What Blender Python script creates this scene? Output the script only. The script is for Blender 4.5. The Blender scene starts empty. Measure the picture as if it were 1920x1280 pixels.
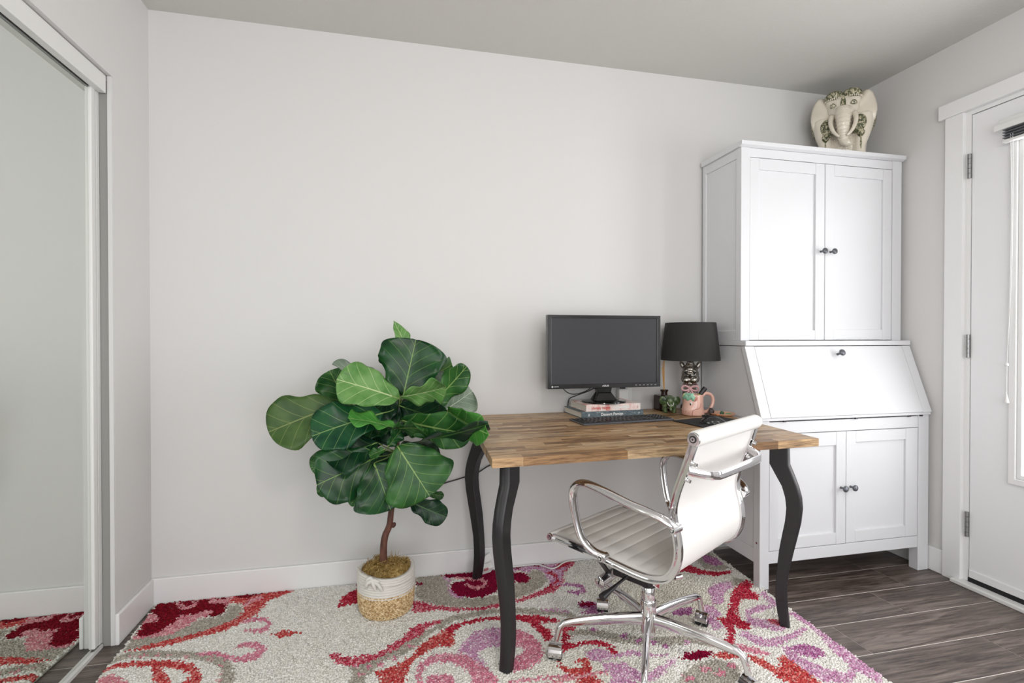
import bpy, bmesh, math, random
import numpy as np
from mathutils import Vector, Matrix, Euler
from math import sin, cos, pi, radians as R
random.seed(4); rng = np.random.default_rng(7)
sc = bpy.context.scene; COL = sc.collection

# ---------------------------------------------------------------- camera, world, lights, exposure
CAMH = 1.10; YAW = R(12.93); PITCH = R(0.5); FPX = 960.0
cd = bpy.data.cameras.new('camera'); cam = bpy.data.objects.new('camera', cd); COL.objects.link(cam)
cam.location = (0, 0, CAMH); cam.rotation_euler = (pi/2-PITCH, 0, -YAW)
cd.sensor_width = 36; cd.lens = 18.0; cd.clip_start = 0.02
sc.camera = cam
sc.view_settings.view_transform = 'Standard'; sc.view_settings.look = 'None'
sc.view_settings.gamma = 1; sc.view_settings.use_curve_mapping = False
sc.view_settings.exposure = -0.06
w = bpy.data.worlds.new('world'); sc.world = w; w.use_nodes = True
w.node_tree.nodes['Background'].inputs[0].default_value = (0.93, 0.96, 1, 1)
w.node_tree.nodes['Background'].inputs[1].default_value = 1.6

def area(name, loc, target, sx, sy, power, color=(1, 1, 1)):
    l = bpy.data.lights.new(name, 'AREA'); l.shape = 'RECTANGLE'; l.size = sx; l.size_y = sy
    l.energy = power; l.color = color
    o = bpy.data.objects.new(name, l); COL.objects.link(o); o.location = loc
    o.rotation_euler = (Vector(target)-Vector(loc)).to_track_quat('-Z', 'Y').to_euler()
    return o
area('door_daylight', (2.70, 0.86, 1.25), (0.0, 0.86, 1.15), 1.40, 1.5, 46, (1.0, 0.995, 0.985))
area('window_daylight', (0.40, -1.88, 1.15), (0.40, 3.0, 1.0), 2.9, 2.0, 48, (0.985, 0.99, 1.0))
cl = bpy.data.lights.new('added_fill_light', 'POINT'); cl.energy = 30; cl.shadow_soft_size = 0.16; cl.color = (1, 0.94, 0.89)  # unseen point light, added as fill to even out the room
clo = bpy.data.objects.new('added_fill_light', cl); COL.objects.link(clo); clo.location = (0.35, -0.25, 2.12)

# ---------------------------------------------------------------- helpers
def P(ax, v, px, py):
    "world point on the plane ax=v that the photograph shows at a pixel"
    F = Vector((sin(YAW)*cos(PITCH), cos(YAW)*cos(PITCH), -sin(PITCH)))
    Rt = Vector((cos(YAW), -sin(YAW), 0)); U = Rt.cross(F)
    d = F*FPX+Rt*(px-960)-U*(py-640); i = 'xyz'.index(ax); C = Vector((0, 0, CAMH))
    return C+d*((v-C[i])/d[i])

def lin(c):
    return tuple(((x/255)/12.92 if x/255 <= 0.04045 else ((x/255+0.055)/1.055)**2.4) for x in c)

class M:
    "node material builder"
    def __init__(s, name, col=(200, 200, 200), rough=0.5, metal=0.0, spec=0.5, coat=0.0, sheen=0.0):
        s.m = bpy.data.materials.new(name); s.m.use_nodes = True; s.nt = s.m.node_tree
        s.b = s.nt.nodes['Principled BSDF']; s.col = lin(col)
        s.b.inputs['Base Color'].default_value = (*s.col, 1)
        s.b.inputs['Roughness'].default_value = rough; s.b.inputs['Metallic'].default_value = metal
        s.b.inputs['Specular IOR Level'].default_value = spec; s.b.inputs['Coat Weight'].default_value = coat
        s.b.inputs['Sheen Weight'].default_value = sheen
        s.coords = None
    def n(s, t, **k):
        x = s.nt.nodes.new(t)
        for a, v in k.items():
            if isinstance(v, bpy.types.NodeSocket): s.nt.links.new(v, x.inputs[a.replace('_', ' ')])
            else:
                if a in x.inputs: x.inputs[a].default_value = v
                elif a.replace('_', ' ') in x.inputs: x.inputs[a.replace('_', ' ')].default_value = v
                else: setattr(x, a, v)
        return x
    def L(s, a, b): s.nt.links.new(a, b)
    def pos(s, scale=(1, 1, 1), space='Object', rnd=False, rot=(0, 0, 0)):
        if space == 'World': o = s.n('ShaderNodeNewGeometry').outputs['Position']
        elif space == 'UV': o = s.n('ShaderNodeUVMap').outputs[0]
        else: o = s.n('ShaderNodeTexCoord').outputs['Object']
        mp = s.n('ShaderNodeMapping'); mp.inputs['Scale'].default_value = scale; mp.inputs['Rotation'].default_value = rot
        s.L(o, mp.inputs['Vector'])
        if rnd:
            oi = s.n('ShaderNodeObjectInfo'); cm = s.n('ShaderNodeVectorMath', operation='SCALE')
            cm.inputs[0].default_value = (37, 11, 23); s.L(oi.outputs['Random'], cm.inputs['Scale'])
            s.L(cm.outputs[0], mp.inputs['Location'])
        return mp.outputs[0]
    def noise(s, vec, scale=5, detail=3, rough=0.5, dist=0.0):
        x = s.n('ShaderNodeTexNoise'); x.inputs['Scale'].default_value = scale; x.inputs['Detail'].default_value = detail
        x.inputs['Roughness'].default_value = rough; x.inputs['Distortion'].default_value = dist
        s.L(vec, x.inputs['Vector']); return x.outputs['Fac']
    def ramp(s, fac, stops):
        r = s.n('ShaderNodeValToRGB'); e = r.color_ramp.elements
        while len(e) < len(stops): e.new(0.5)
        for i, (p, c) in enumerate(stops): e[i].position = p; e[i].color = (*lin(c), 1) if len(c) == 3 else c
        s.L(fac, r.inputs[0]); return r.outputs[0]
    def bump(s, h, strength=0.3, dist=0.001):
        b = s.n('ShaderNodeBump'); b.inputs['Strength'].default_value = strength; b.inputs['Distance'].default_value = dist
        s.L(h, b.inputs['Height']); s.L(b.outputs[0], s.b.inputs['Normal'])
    def color(s, sock): s.L(sock, s.b.inputs['Base Color'])
    def mixc(s, fac, a, b, mode='MIX'):
        x = s.n('ShaderNodeMix', data_type='RGBA', blend_type=mode)
        for i, v in ((0, fac), (6, a), (7, b)):
            if isinstance(v, bpy.types.NodeSocket): s.L(v, x.inputs[i])
            elif isinstance(v, (int, float)): x.inputs[i].default_value = v
            else: x.inputs[i].default_value = (*lin(v), 1)
        return x.outputs[2]

class MB:
    "collects shapes into one mesh"
    def __init__(s): s.v = []; s.f = []; s.uv = None
    def add(s, vs, fs):
        o = len(s.v); s.v += [tuple(x) for x in vs]; s.f += [tuple(i+o for i in f) for f in fs]; return s
    def box(s, x0, x1, y0, y1, z0, z1):
        vs = [(x, y, z) for x in (x0, x1) for y in (y0, y1) for z in (z0, z1)]
        return s.add(vs, [(0, 1, 3, 2), (4, 6, 7, 5), (0, 4, 5, 1), (2, 3, 7, 6), (0, 2, 6, 4), (1, 5, 7, 3)])
    def obox(s, c, size, M_=None):
        sx, sy, sz = [q/2 for q in size]; M_ = M_ or Matrix.Identity(3); c = Vector(c)
        vs = [c+M_@Vector((x, y, z)) for x in (-sx, sx) for y in (-sy, sy) for z in (-sz, sz)]
        return s.add(vs, [(0, 1, 3, 2), (4, 6, 7, 5), (0, 4, 5, 1), (2, 3, 7, 6), (0, 2, 6, 4), (1, 5, 7, 3)])
    def prism(s, poly, fn, a, b):
        "poly 2d points; fn(p, t) -> 3d"
        n = len(poly); vs = [fn(p, a) for p in poly]+[fn(p, b) for p in poly]
        return s.add(vs, [tuple(range(n-1, -1, -1)), tuple(range(n, 2*n))]+[(i, (i+1) % n, n+(i+1) % n, n+i) for i in range(n)])
    def lathe(s, prof, seg=32, c=(0, 0, 0), cap=True, sx=1, sy=1, M_=None):
        vs = []; fs = []; n = len(prof); c = Vector(c)
        for r, z in prof:
            for k in range(seg):
                p = Vector((r*cos(2*pi*k/seg)*sx, r*sin(2*pi*k/seg)*sy, z)); vs.append(c+(M_@p if M_ else p))
        for i in range(n-1):
            for k in range(seg):
                k2 = (k+1) % seg; fs.append((i*seg+k, i*seg+k2, (i+1)*seg+k2, (i+1)*seg+k))
        if cap: fs += [tuple(range(seg-1, -1, -1)), tuple((n-1)*seg+k for k in range(seg))]
        return s.add(vs, fs)
    def tube(s, pts, r, seg=10, flat=1.0, up=None, closed=False, cap=True):
        "sweep; r number or list; flat = ratio of the section along 'up'"
        pts = [Vector(p) for p in pts]; n = len(pts); rs = r if hasattr(r, '__len__') else [r]*n
        vs = []; fs = []; prev = None
        for i, p in enumerate(pts):
            a = pts[(i-1) % n] if closed else pts[max(i-1, 0)]; b = pts[(i+1) % n] if closed else pts[min(i+1, n-1)]
            t = (b-a).normalized()
            if up is not None: q = Vector(up)
            elif prev is not None: q = prev
            else: q = Vector((0, 0, 1)) if abs(t.z) < 0.9 else Vector((1, 0, 0))
            q = (q-t*q.dot(t))
            if q.length < 1e-6: q = t.orthogonal()
            q.normalize(); prev = q; e = t.cross(q)
            for k in range(seg):
                an = 2*pi*k/seg; vs.append(p+e*cos(an)*rs[i]+q*sin(an)*rs[i]*flat)
        for i in range(n if closed else n-1):
            j = (i+1) % n
            for k in range(seg): fs.append((i*seg+k, i*seg+(k+1) % seg, j*seg+(k+1) % seg, j*seg+k))
        if cap and not closed: fs += [tuple(range(seg-1, -1, -1)), tuple((n-1)*seg+k for k in range(seg))]
        return s.add(vs, fs)
    def ell(s, c, r, rot=(0, 0, 0), seg=16, rings=10):
        E = Euler(rot).to_matrix(); c = Vector(c); vs = []; fs = []
        r = r if hasattr(r, '__len__') else (r, r, r)
        for i in range(1, rings):
            th = pi*i/rings
            for k in range(seg):
                ph = 2*pi*k/seg; vs.append(c+E@Vector((r[0]*sin(th)*cos(ph), r[1]*sin(th)*sin(ph), r[2]*cos(th))))
        vs.append(c+E@Vector((0, 0, r[2]))); vs.append(c+E@Vector((0, 0, -r[2]))); T = len(vs)-2; B = T+1
        for i in range(rings-2):
            for k in range(seg): fs.append((i*seg+k, (i+1)*seg+k, (i+1)*seg+(k+1) % seg, i*seg+(k+1) % seg))
        for k in range(seg):
            fs.append((T, k, (k+1) % seg)); fs.append((B, (rings-2)*seg+(k+1) % seg, (rings-2)*seg+k))
        return s.add(vs, fs)
    def mesh(s, name):
        me = bpy.data.meshes.new(name); me.from_pydata(s.v, [], s.f); me.update(); return me

def frame_ring(ax, d0, d1, a0, a1, b0, b1, ia0, ia1, ib0, ib1):
    "flat rectangular ring of thickness d0..d1 along ax, one connected mesh"
    o = [(a0, b0), (a1, b0), (a1, b1), (a0, b1)]; i = [(ia0, ib0), (ia1, ib0), (ia1, ib1), (ia0, ib1)]
    mk = (lambda d, p: (d, p[0], p[1])) if ax == 'x' else (lambda d, p: (p[0], d, p[1]))
    vs = [mk(d0, p) for p in o]+[mk(d0, p) for p in i]+[mk(d1, p) for p in o]+[mk(d1, p) for p in i]; fs = []
    for k in range(4):
        n = (k+1) % 4; fs += [(k, n, 4+n, 4+k), (8+k, 12+k, 12+n, 8+n), (k, 8+k, 8+n, n), (4+k, 4+n, 12+n, 12+k)]
    return MB().add(vs, fs)
def smooth_path(pts, n=6, closed=False):
    pts = [Vector(p) for p in pts]; out = []; N = len(pts)
    rng_ = range(N if closed else N-1)
    for i in rng_:
        g = lambda k: pts[k % N] if closed else pts[min(max(k, 0), N-1)]
        p0, p1, p2, p3 = g(i-1), g(i), g(i+1), g(i+2)
        for j in range(n):
            t = j/n; out.append(0.5*((2*p1)+(-p0+p2)*t+(2*p0-5*p1+4*p2-p3)*t*t+(-p0+3*p1-3*p2+p3)*t**3))
    if not closed: out.append(pts[-1])
    return out

def put(name, me, mt, parent=None, world=False, smooth=False, bevel=0, seg=2, ang=30, rec=True):
    if isinstance(me, MB): me = me.mesh(name)
    if rec:
        bm = bmesh.new(); bm.from_mesh(me); bmesh.ops.recalc_face_normals(bm, faces=bm.faces); bm.to_mesh(me); bm.free()
    o = bpy.data.objects.new(name, me); COL.objects.link(o)
    if mt is not None and not me.materials: me.materials.append(mt.m if isinstance(mt, M) else mt)
    if parent is not None:
        o.parent = parent
        if world:
            q = parent; mw = Matrix.Identity(4)
            while q is not None: mw = q.matrix_basis@mw; q = q.parent
            me.transform(mw.inverted())
    if smooth:
        me.polygons.foreach_set('use_smooth', [True]*len(me.polygons))
        if smooth == 'auto':
            try: me.set_sharp_from_angle(angle=R(40))
            except Exception: pass
    if bevel:
        b = o.modifiers.new('bevel', 'BEVEL'); b.width = bevel; b.segments = seg; b.limit_method = 'ANGLE'; b.angle_limit = R(ang)
        b.harden_normals = False
    return o
def thing(name, label, cat, loc=(0, 0, 0), rz=0, group=None):
    o = bpy.data.objects.new(name, None); COL.objects.link(o); o.empty_display_size = 0.05
    o.location = loc; o.rotation_euler = (0, 0, rz); o['label'] = label; o['category'] = cat
    if group: o['group'] = group
    return o
def tag(o, label, cat, group=None):
    o['label'] = label; o['category'] = cat
    if group: o['group'] = group
    return o
def struct(name, mb, mt, label=None, **k):
    o = put(name, mb, mt, **k); o['kind'] = 'structure'; o['label'] = label or name.replace('_', ' '); return o
def text(name, s, size, mt, parent, M4, world=True, ext=0.0004, bold=0.0, sx=1.0):
    c = bpy.data.curves.new(name, 'FONT'); c.body = s; c.size = size; c.extrude = ext; c.offset = bold
    c.align_x = 'CENTER'; c.align_y = 'CENTER'; c.resolution_u = 3
    o = bpy.data.objects.new(name, c); COL.objects.link(o)
    dg = bpy.context.evaluated_depsgraph_get(); me = bpy.data.meshes.new_from_object(o.evaluated_get(dg))
    bpy.data.objects.remove(o); me.name = name
    me.transform(M4@Matrix.Diagonal((sx, 1, 1, 1)))
    return put(name, me, mt, parent, world=world, rec=False)

# ---------------------------------------------------------------- materials
wall = M('wall_paint', (218, 217, 216), 0.62, spec=0.3)
wall.bump(wall.noise(wall.pos((1, 1, 1), 'World'), 260, 3), 0.12, 0.0006)
ceilm = M('ceiling_paint', (208, 207, 203), 0.85, spec=0.2)
ceilm.bump(ceilm.noise(ceilm.pos((1, 1, 1), 'World'), 120, 4, 0.6), 0.5, 0.003)
trimm = M('white_trim', (236, 236, 236), 0.35)
doorm = M('door_paint', (236, 236, 238), 0.4)
cabm = M('cabinet_paint', (221, 222, 225), 0.42, spec=0.35)
_v = cabm.pos((90, 90, 2.2), 'World'); cabm.bump(cabm.noise(_v, 2.0, 4, 0.6), 0.22, 0.0008)
chrome = M('chrome', (225, 224, 226), 0.07, 1.0)
alum = M('brushed_aluminium', (205, 205, 205), 0.3, 0.85)
steel = M('satin_steel', (150, 150, 150), 0.35, 0.9)
pewter = M('pewter_knob', (105, 108, 114), 0.38, 0.55)
mirror = M('mirror_glass', (226, 230, 226), 0.008, 1.0)
blackm = M('satin_black', (34, 32, 35), 0.38)
blackg = M('gloss_black', (10, 10, 11), 0.08)
blackr = M('rubber_black', (22, 22, 24), 0.7)
white = M('white_plastic', (228, 228, 226), 0.4)
leather = M('white_leather', (236, 235, 232), 0.36, spec=0.5)
leather.bump(leather.noise(leather.pos((1, 1, 1)), 420, 2), 0.1, 0.0004)
glass = M('window_glass', (255, 255, 255), 0.0)
_t = glass.n('ShaderNodeBsdfTransparent'); _g = glass.n('ShaderNodeBsdfGlossy'); _g.inputs['Roughness'].default_value = 0.0
_m = glass.n('ShaderNodeMixShader'); _m.inputs[0].default_value = 0.06; glass.L(_t.outputs[0], _m.inputs[1]); glass.L(_g.outputs[0], _m.inputs[2])
glass.L(_m.outputs[0], glass.nt.nodes['Material Output'].inputs['Surface'])
skym = None

plank = M('dark_laminate', (78, 70, 66), 0.40, spec=0.6)
_a = plank.pos((1.6, 16, 1), 'World', rnd=True); _b = plank.pos((5.0, 95, 1), 'World', rnd=True)
_n1 = plank.noise(_a, 1.6, 6, 0.62, 0.9); _n2 = plank.noise(_b, 1.2, 4, 0.7, 0.3)
_c = plank.mixc(0.45, plank.ramp(_n1, [(0.34, (38, 27, 24)), (0.5, (84, 68, 61)), (0.62, (152, 138, 130))]),
                plank.ramp(_n2, [(0.40, (26, 19, 17)), (0.60, (150, 135, 125))]))
_oi = plank.n('ShaderNodeObjectInfo'); _c = plank.mixc(0.30, _c, plank.ramp(_oi.outputs['Random'], [(0, (44, 36, 33)), (0.5, (74, 62, 56)), (1, (88, 84, 82))]))
plank.color(_c); plank.bump(_n2, 0.15, 0.001)
plank.L(plank.ramp(_n2, [(0.3, (0.30, 0.30, 0.30, 1)), (0.7, (0.46, 0.46, 0.46, 1))]), plank.b.inputs['Roughness'])
seamm = M('floor_seam_glare', (225, 218, 212), 0.5)  # pale colour paints in the glare along the plank seams

stave = M('acacia_stave', (120, 90, 62), 0.40, spec=0.4)
_a = stave.pos((5.5, 42, 42), 'World', rnd=True); _b = stave.pos((12, 190, 190), 'World', rnd=True)
_n1 = stave.noise(_a, 1.0, 5, 0.6, 0.8); _n2 = stave.noise(_b, 1.0, 3, 0.7)
_oi = stave.n('ShaderNodeObjectInfo')
_c = stave.ramp(_oi.outputs['Random'], [(0, (150, 118, 86)), (0.25, (192, 158, 118)), (0.5, (216, 186, 146)), (0.75, (202, 178, 148)), (1, (234, 210, 174))])
_c = stave.mixc(0.85, _c, stave.ramp(_n1, [(0.34, (96, 78, 66)), (0.45, (204, 194, 184)), (0.64, (252, 246, 236))]), 'MULTIPLY')
_c = stave.mixc(0.55, _c, stave.ramp(_n2, [(0.38, (120, 96, 78)), (0.56, (250, 246, 240))]), 'MULTIPLY')
stave.color(_c); stave.bump(_n2, 0.12, 0.0006)
RUG = [
('taupe', [[-0.923,2.095],[-0.839,2.095],[-0.78,2.127],[-0.737,2.188],[-0.682,2.187],[-0.652,2.214],[-0.657,2.269],[-0.617,2.273],[-0.59,2.224],[-0.588,2.165],[-0.649,2.113],[-0.702,2.084],[-0.784,2.058],[-0.918,2.019]]),
('darkred', [[-0.949,2.387],[-0.889,2.395],[-0.769,2.389],[-0.678,2.364],[-0.658,2.295],[-0.664,2.283],[-0.655,2.215],[-0.684,2.193],[-0.728,2.208],[-0.761,2.228],[-0.809,2.239],[-0.819,2.207],[-0.82,2.179],[-0.843,2.131],[-0.874,2.108],[-0.927,2.115],[-0.928,2.177],[-0.939,2.292]]),
('darkred', [[-0.756,2.386],[-0.654,2.386],[-0.562,2.385],[-0.536,2.368],[-0.556,2.336],[-0.613,2.323],[-0.668,2.348],[-0.693,2.335],[-0.739,2.352]]),
('pink', [[-0.94,2.269],[-0.933,2.279],[-0.897,2.241],[-0.888,2.206],[-0.939,2.196]]),
('pink', [[-0.893,2.384],[-0.863,2.319],[-0.825,2.278],[-0.795,2.282],[-0.785,2.319],[-0.805,2.361],[-0.816,2.364],[-0.811,2.34],[-0.799,2.332],[-0.807,2.305],[-0.833,2.308],[-0.853,2.337],[-0.871,2.385]]),
('pink', [[-0.771,2.385],[-0.738,2.384],[-0.728,2.343],[-0.693,2.335],[-0.678,2.364],[-0.642,2.342],[-0.654,2.3],[-0.661,2.274],[-0.682,2.296],[-0.737,2.306]]),
('pink', [[-0.819,2.207],[-0.815,2.24],[-0.761,2.228],[-0.743,2.256],[-0.712,2.246],[-0.702,2.223],[-0.716,2.206],[-0.739,2.194],[-0.76,2.16],[-0.778,2.124],[-0.799,2.098],[-0.838,2.093],[-0.869,2.095],[-0.922,2.093],[-0.925,2.117],[-0.874,2.108],[-0.843,2.131]]),
('coral', [[-0.539,2.369],[-0.48,2.383],[-0.415,2.391],[-0.432,2.328],[-0.507,2.279],[-0.52,2.232],[-0.529,2.174],[-0.559,2.136],[-0.6,2.091],[-0.684,2.06],[-0.772,2.027],[-0.849,2.014],[-0.914,2.019],[-0.849,2.047],[-0.777,2.066],[-0.704,2.089],[-0.651,2.119],[-0.597,2.158],[-0.584,2.21],[-0.605,2.27],[-0.66,2.301],[-0.655,2.345],[-0.607,2.321],[-0.557,2.34]]),
('pink', [[-0.579,2.237],[-0.575,2.281],[-0.539,2.297],[-0.54,2.316],[-0.551,2.33],[-0.59,2.311],[-0.596,2.258]]),
('pink2', [[-0.568,2.114],[-0.527,2.123],[-0.483,2.112],[-0.472,2.093],[-0.475,2.075],[-0.503,2.064],[-0.543,2.076],[-0.545,2.069],[-0.539,2.059],[-0.495,2.035],[-0.459,2.042],[-0.454,2.091],[-0.486,2.143],[-0.536,2.154],[-0.578,2.142]]),
('coral', [[-0.442,2.014],[-0.406,2.036],[-0.383,2.029],[-0.341,2.001],[-0.386,1.991],[-0.401,1.987]]),
('taupe', [[-0.926,1.95],[-0.883,1.976],[-0.805,1.963],[-0.711,1.937],[-0.637,1.911],[-0.576,1.865],[-0.553,1.834],[-0.546,1.805],[-0.542,1.758],[-0.516,1.717],[-0.495,1.725],[-0.499,1.784],[-0.526,1.859],[-0.578,1.92],[-0.647,1.952],[-0.725,1.979],[-0.822,2.006],[-0.902,2.011],[-0.94,1.972]]),
('pink2', [[-0.545,1.951],[-0.515,1.953],[-0.475,1.938],[-0.461,1.924],[-0.466,1.926],[-0.489,1.912],[-0.517,1.898],[-0.559,1.919],[-0.591,1.945],[-0.631,1.957],[-0.658,1.948],[-0.657,1.94],[-0.651,1.933],[-0.623,1.934],[-0.587,1.92],[-0.555,1.891],[-0.507,1.865],[-0.471,1.868],[-0.442,1.881],[-0.44,1.935],[-0.48,1.98],[-0.526,1.985],[-0.549,1.961]]),
('pink', [[-0.869,1.981],[-0.87,1.974],[-0.88,1.976],[-0.888,1.985],[-0.887,1.993],[-0.878,1.99]]),
('pink', [[-0.829,1.973],[-0.83,1.966],[-0.839,1.968],[-0.847,1.978],[-0.846,1.985],[-0.837,1.983]]),
('pink', [[-0.785,1.968],[-0.786,1.961],[-0.795,1.963],[-0.803,1.973],[-0.802,1.98],[-0.793,1.978]]),
('pink', [[-0.743,1.959],[-0.745,1.952],[-0.754,1.954],[-0.762,1.963],[-0.76,1.971],[-0.751,1.968]]),
('pink', [[-0.683,1.936],[-0.684,1.929],[-0.694,1.931],[-0.701,1.941],[-0.699,1.948],[-0.69,1.946]]),
('pink', [[-0.6,1.902],[-0.602,1.895],[-0.611,1.897],[-0.618,1.906],[-0.616,1.913],[-0.607,1.911]]),
('pink', [[-0.56,1.863],[-0.562,1.856],[-0.571,1.859],[-0.578,1.867],[-0.576,1.874],[-0.567,1.872]]),
('pink', [[-0.539,1.818],[-0.542,1.812],[-0.551,1.814],[-0.557,1.822],[-0.555,1.828],[-0.546,1.826]]),
('pink', [[-0.539,1.779],[-0.542,1.773],[-0.55,1.775],[-0.557,1.783],[-0.554,1.789],[-0.546,1.787]]),
('coral', [[-0.925,1.911],[-0.889,1.927],[-0.833,1.921],[-0.772,1.904],[-0.704,1.878],[-0.655,1.851],[-0.644,1.831],[-0.646,1.816],[-0.651,1.787],[-0.627,1.737],[-0.597,1.73],[-0.591,1.772],[-0.617,1.839],[-0.659,1.896],[-0.718,1.923],[-0.786,1.94],[-0.846,1.951],[-0.903,1.953],[-0.937,1.929]]),
('coral', [[-0.79,1.917],[-0.759,1.854],[-0.724,1.789],[-0.689,1.768],[-0.692,1.81],[-0.733,1.869],[-0.768,1.927]]),
('pink', [[-0.919,1.852],[-0.916,1.889],[-0.884,1.885],[-0.83,1.842],[-0.815,1.824]]),
('red', [[-0.197,2.39],[-0.152,2.396],[-0.133,2.178],[-0.187,2.168],[-0.234,2.156],[-0.217,2.197],[-0.216,2.243],[-0.174,2.288],[-0.159,2.315],[-0.167,2.363]]),
('taupe', [[0.093,2.378],[0.183,2.393],[0.221,2.314],[0.256,2.292],[0.227,2.253],[0.232,2.188],[0.261,2.133],[0.315,2.103],[0.375,2.107],[0.43,2.118],[0.528,2.197],[0.62,2.3],[0.664,2.29],[0.668,2.191],[0.603,2.122],[0.483,2.059],[0.415,2.041],[0.333,2.035],[0.251,2.051],[0.17,2.083],[0.117,2.126],[0.085,2.174]]),
('pinkred', [[0.067,2.149],[0.117,2.12],[0.17,2.08],[0.251,2.048],[0.333,2.032],[0.415,2.041],[0.482,2.053],[0.548,2.079],[0.598,2.104],[0.657,2.135],[0.71,2.161],[0.753,2.241],[0.783,2.3],[0.878,2.388],[0.887,2.375],[0.806,2.287],[0.759,2.239],[0.722,2.139],[0.66,2.084],[0.579,2.06],[0.477,2.032],[0.404,2.015],[0.302,2.012],[0.22,2.025],[0.151,2.055],[0.096,2.046],[0.064,2.056]]),
('magenta', [[0.18,2.398],[0.269,2.408],[0.374,2.401],[0.474,2.401],[0.564,2.404],[0.516,2.199],[0.445,2.19],[0.429,2.143],[0.363,2.11],[0.3,2.118],[0.251,2.147],[0.235,2.212],[0.246,2.261],[0.303,2.268],[0.282,2.3],[0.221,2.321],[0.203,2.36]]),
('pink', [[0.298,2.244],[0.309,2.204],[0.338,2.174],[0.381,2.184],[0.403,2.241],[0.376,2.284],[0.308,2.302],[0.266,2.319],[0.261,2.312],[0.263,2.303],[0.304,2.279],[0.369,2.256],[0.385,2.226],[0.378,2.22],[0.343,2.208],[0.319,2.23],[0.303,2.254]]),
('lilac', [[0.211,2.312],[0.232,2.273],[0.218,2.221],[0.231,2.154],[0.268,2.111],[0.275,2.117],[0.275,2.132],[0.24,2.172],[0.23,2.222],[0.245,2.28],[0.22,2.333]]),
('magenta', [[0.09,2.304],[0.12,2.293],[0.116,2.275],[0.089,2.275]]),
('lilac', [[0.558,2.406],[0.63,2.392],[0.878,2.388],[0.76,2.253],[0.716,2.14],[0.649,2.13],[0.674,2.19],[0.67,2.289],[0.63,2.313],[0.6,2.276],[0.569,2.312],[0.528,2.307]]),
('magenta', [[0.54,2.391],[0.591,2.374],[0.571,2.319],[0.541,2.333]]),
('magenta', [[0.525,2.293],[0.572,2.297],[0.596,2.235],[0.578,2.192],[0.536,2.201],[0.51,2.227]]),
('magenta', [[0.616,2.389],[0.716,2.398],[0.774,2.401],[0.759,2.375],[0.717,2.353],[0.655,2.329]]),
('red', [[0.878,2.388],[0.81,2.317],[0.733,2.274],[0.74,2.317],[0.823,2.376]]),
('red', [[0.684,2.256],[0.708,2.211],[0.703,2.179],[0.647,2.137],[0.641,2.119],[0.647,2.111],[0.709,2.159],[0.725,2.231],[0.699,2.283]]),
('lilac2', [[0.712,2.127],[0.758,2.115],[0.784,2.083],[0.79,2.088],[0.761,2.074],[0.726,2.076],[0.721,2.07],[0.721,2.063],[0.751,2.038],[0.797,2.055],[0.805,2.115],[0.768,2.139],[0.716,2.142]]),
('lilac2', [[0.728,1.972],[0.77,1.979],[0.803,1.969],[0.797,1.936],[0.811,1.894],[0.774,1.88],[0.706,1.903],[0.755,1.922],[0.725,1.937]]),
('magenta', [[0.732,1.975],[0.796,1.97],[0.79,1.938],[0.729,1.945]]),
('taupe', [[0.15,1.929],[0.215,1.951],[0.297,1.969],[0.38,1.975],[0.46,1.959],[0.537,1.932],[0.614,1.907],[0.686,1.87],[0.696,1.878],[0.697,1.892],[0.63,1.949],[0.549,1.971],[0.468,1.995],[0.385,2.008],[0.299,2.005],[0.214,1.99],[0.147,1.963]]),
('lilac', [[0.57,1.947],[0.625,1.938],[0.667,1.911],[0.674,1.917],[0.674,1.926],[0.63,1.954],[0.575,1.963]]),
('pinkred', [[-0.222,1.849],[-0.192,1.846],[-0.166,1.815],[-0.116,1.816],[-0.065,1.808],[-0.019,1.85],[0.029,1.89],[0.055,1.939],[0.082,1.961],[0.17,1.978],[0.172,1.958],[0.122,1.933],[0.094,1.893],[0.048,1.86],[0.009,1.827],[-0.055,1.786],[-0.108,1.76],[-0.162,1.767],[-0.201,1.802]]),
('taupe', [[0.094,1.893],[0.159,1.944],[0.212,1.951],[0.184,1.928],[0.129,1.894],[0.092,1.85],[0.046,1.794],[-0.019,1.77],[-0.071,1.723],[-0.091,1.692],[-0.094,1.656],[-0.149,1.669],[-0.132,1.722],[-0.153,1.763],[-0.108,1.76],[-0.055,1.786],[0.009,1.827],[0.048,1.86]]),
('pink2', [[-0.113,1.754],[-0.119,1.747],[-0.131,1.749],[-0.138,1.76],[-0.133,1.767],[-0.12,1.765]]),
('pink2', [[-0.073,1.745],[-0.079,1.737],[-0.091,1.74],[-0.098,1.751],[-0.092,1.758],[-0.08,1.755]]),
('pink2', [[-0.098,1.711],[-0.103,1.704],[-0.115,1.707],[-0.122,1.717],[-0.116,1.724],[-0.104,1.721]]),
('pink2', [[0.013,1.77],[0.006,1.763],[-0.007,1.765],[-0.013,1.776],[-0.007,1.784],[0.006,1.781]]),
('pink2', [[0.066,1.826],[0.059,1.818],[0.045,1.821],[0.039,1.832],[0.046,1.841],[0.059,1.838]]),
('pink2', [[-0.033,1.747],[-0.039,1.739],[-0.051,1.742],[-0.058,1.752],[-0.052,1.76],[-0.039,1.757]]),
('coral', [[-0.073,1.72],[-0.04,1.716],[0.009,1.733],[0.036,1.757],[0.065,1.782],[0.086,1.826],[0.128,1.868],[0.17,1.899],[0.215,1.931],[0.234,1.915],[0.209,1.876],[0.208,1.823],[0.185,1.791],[0.158,1.809],[0.112,1.787],[0.073,1.756],[0.049,1.724],[0.035,1.684],[0.025,1.632],[-0.051,1.649],[-0.048,1.682],[-0.062,1.706]]),
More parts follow.
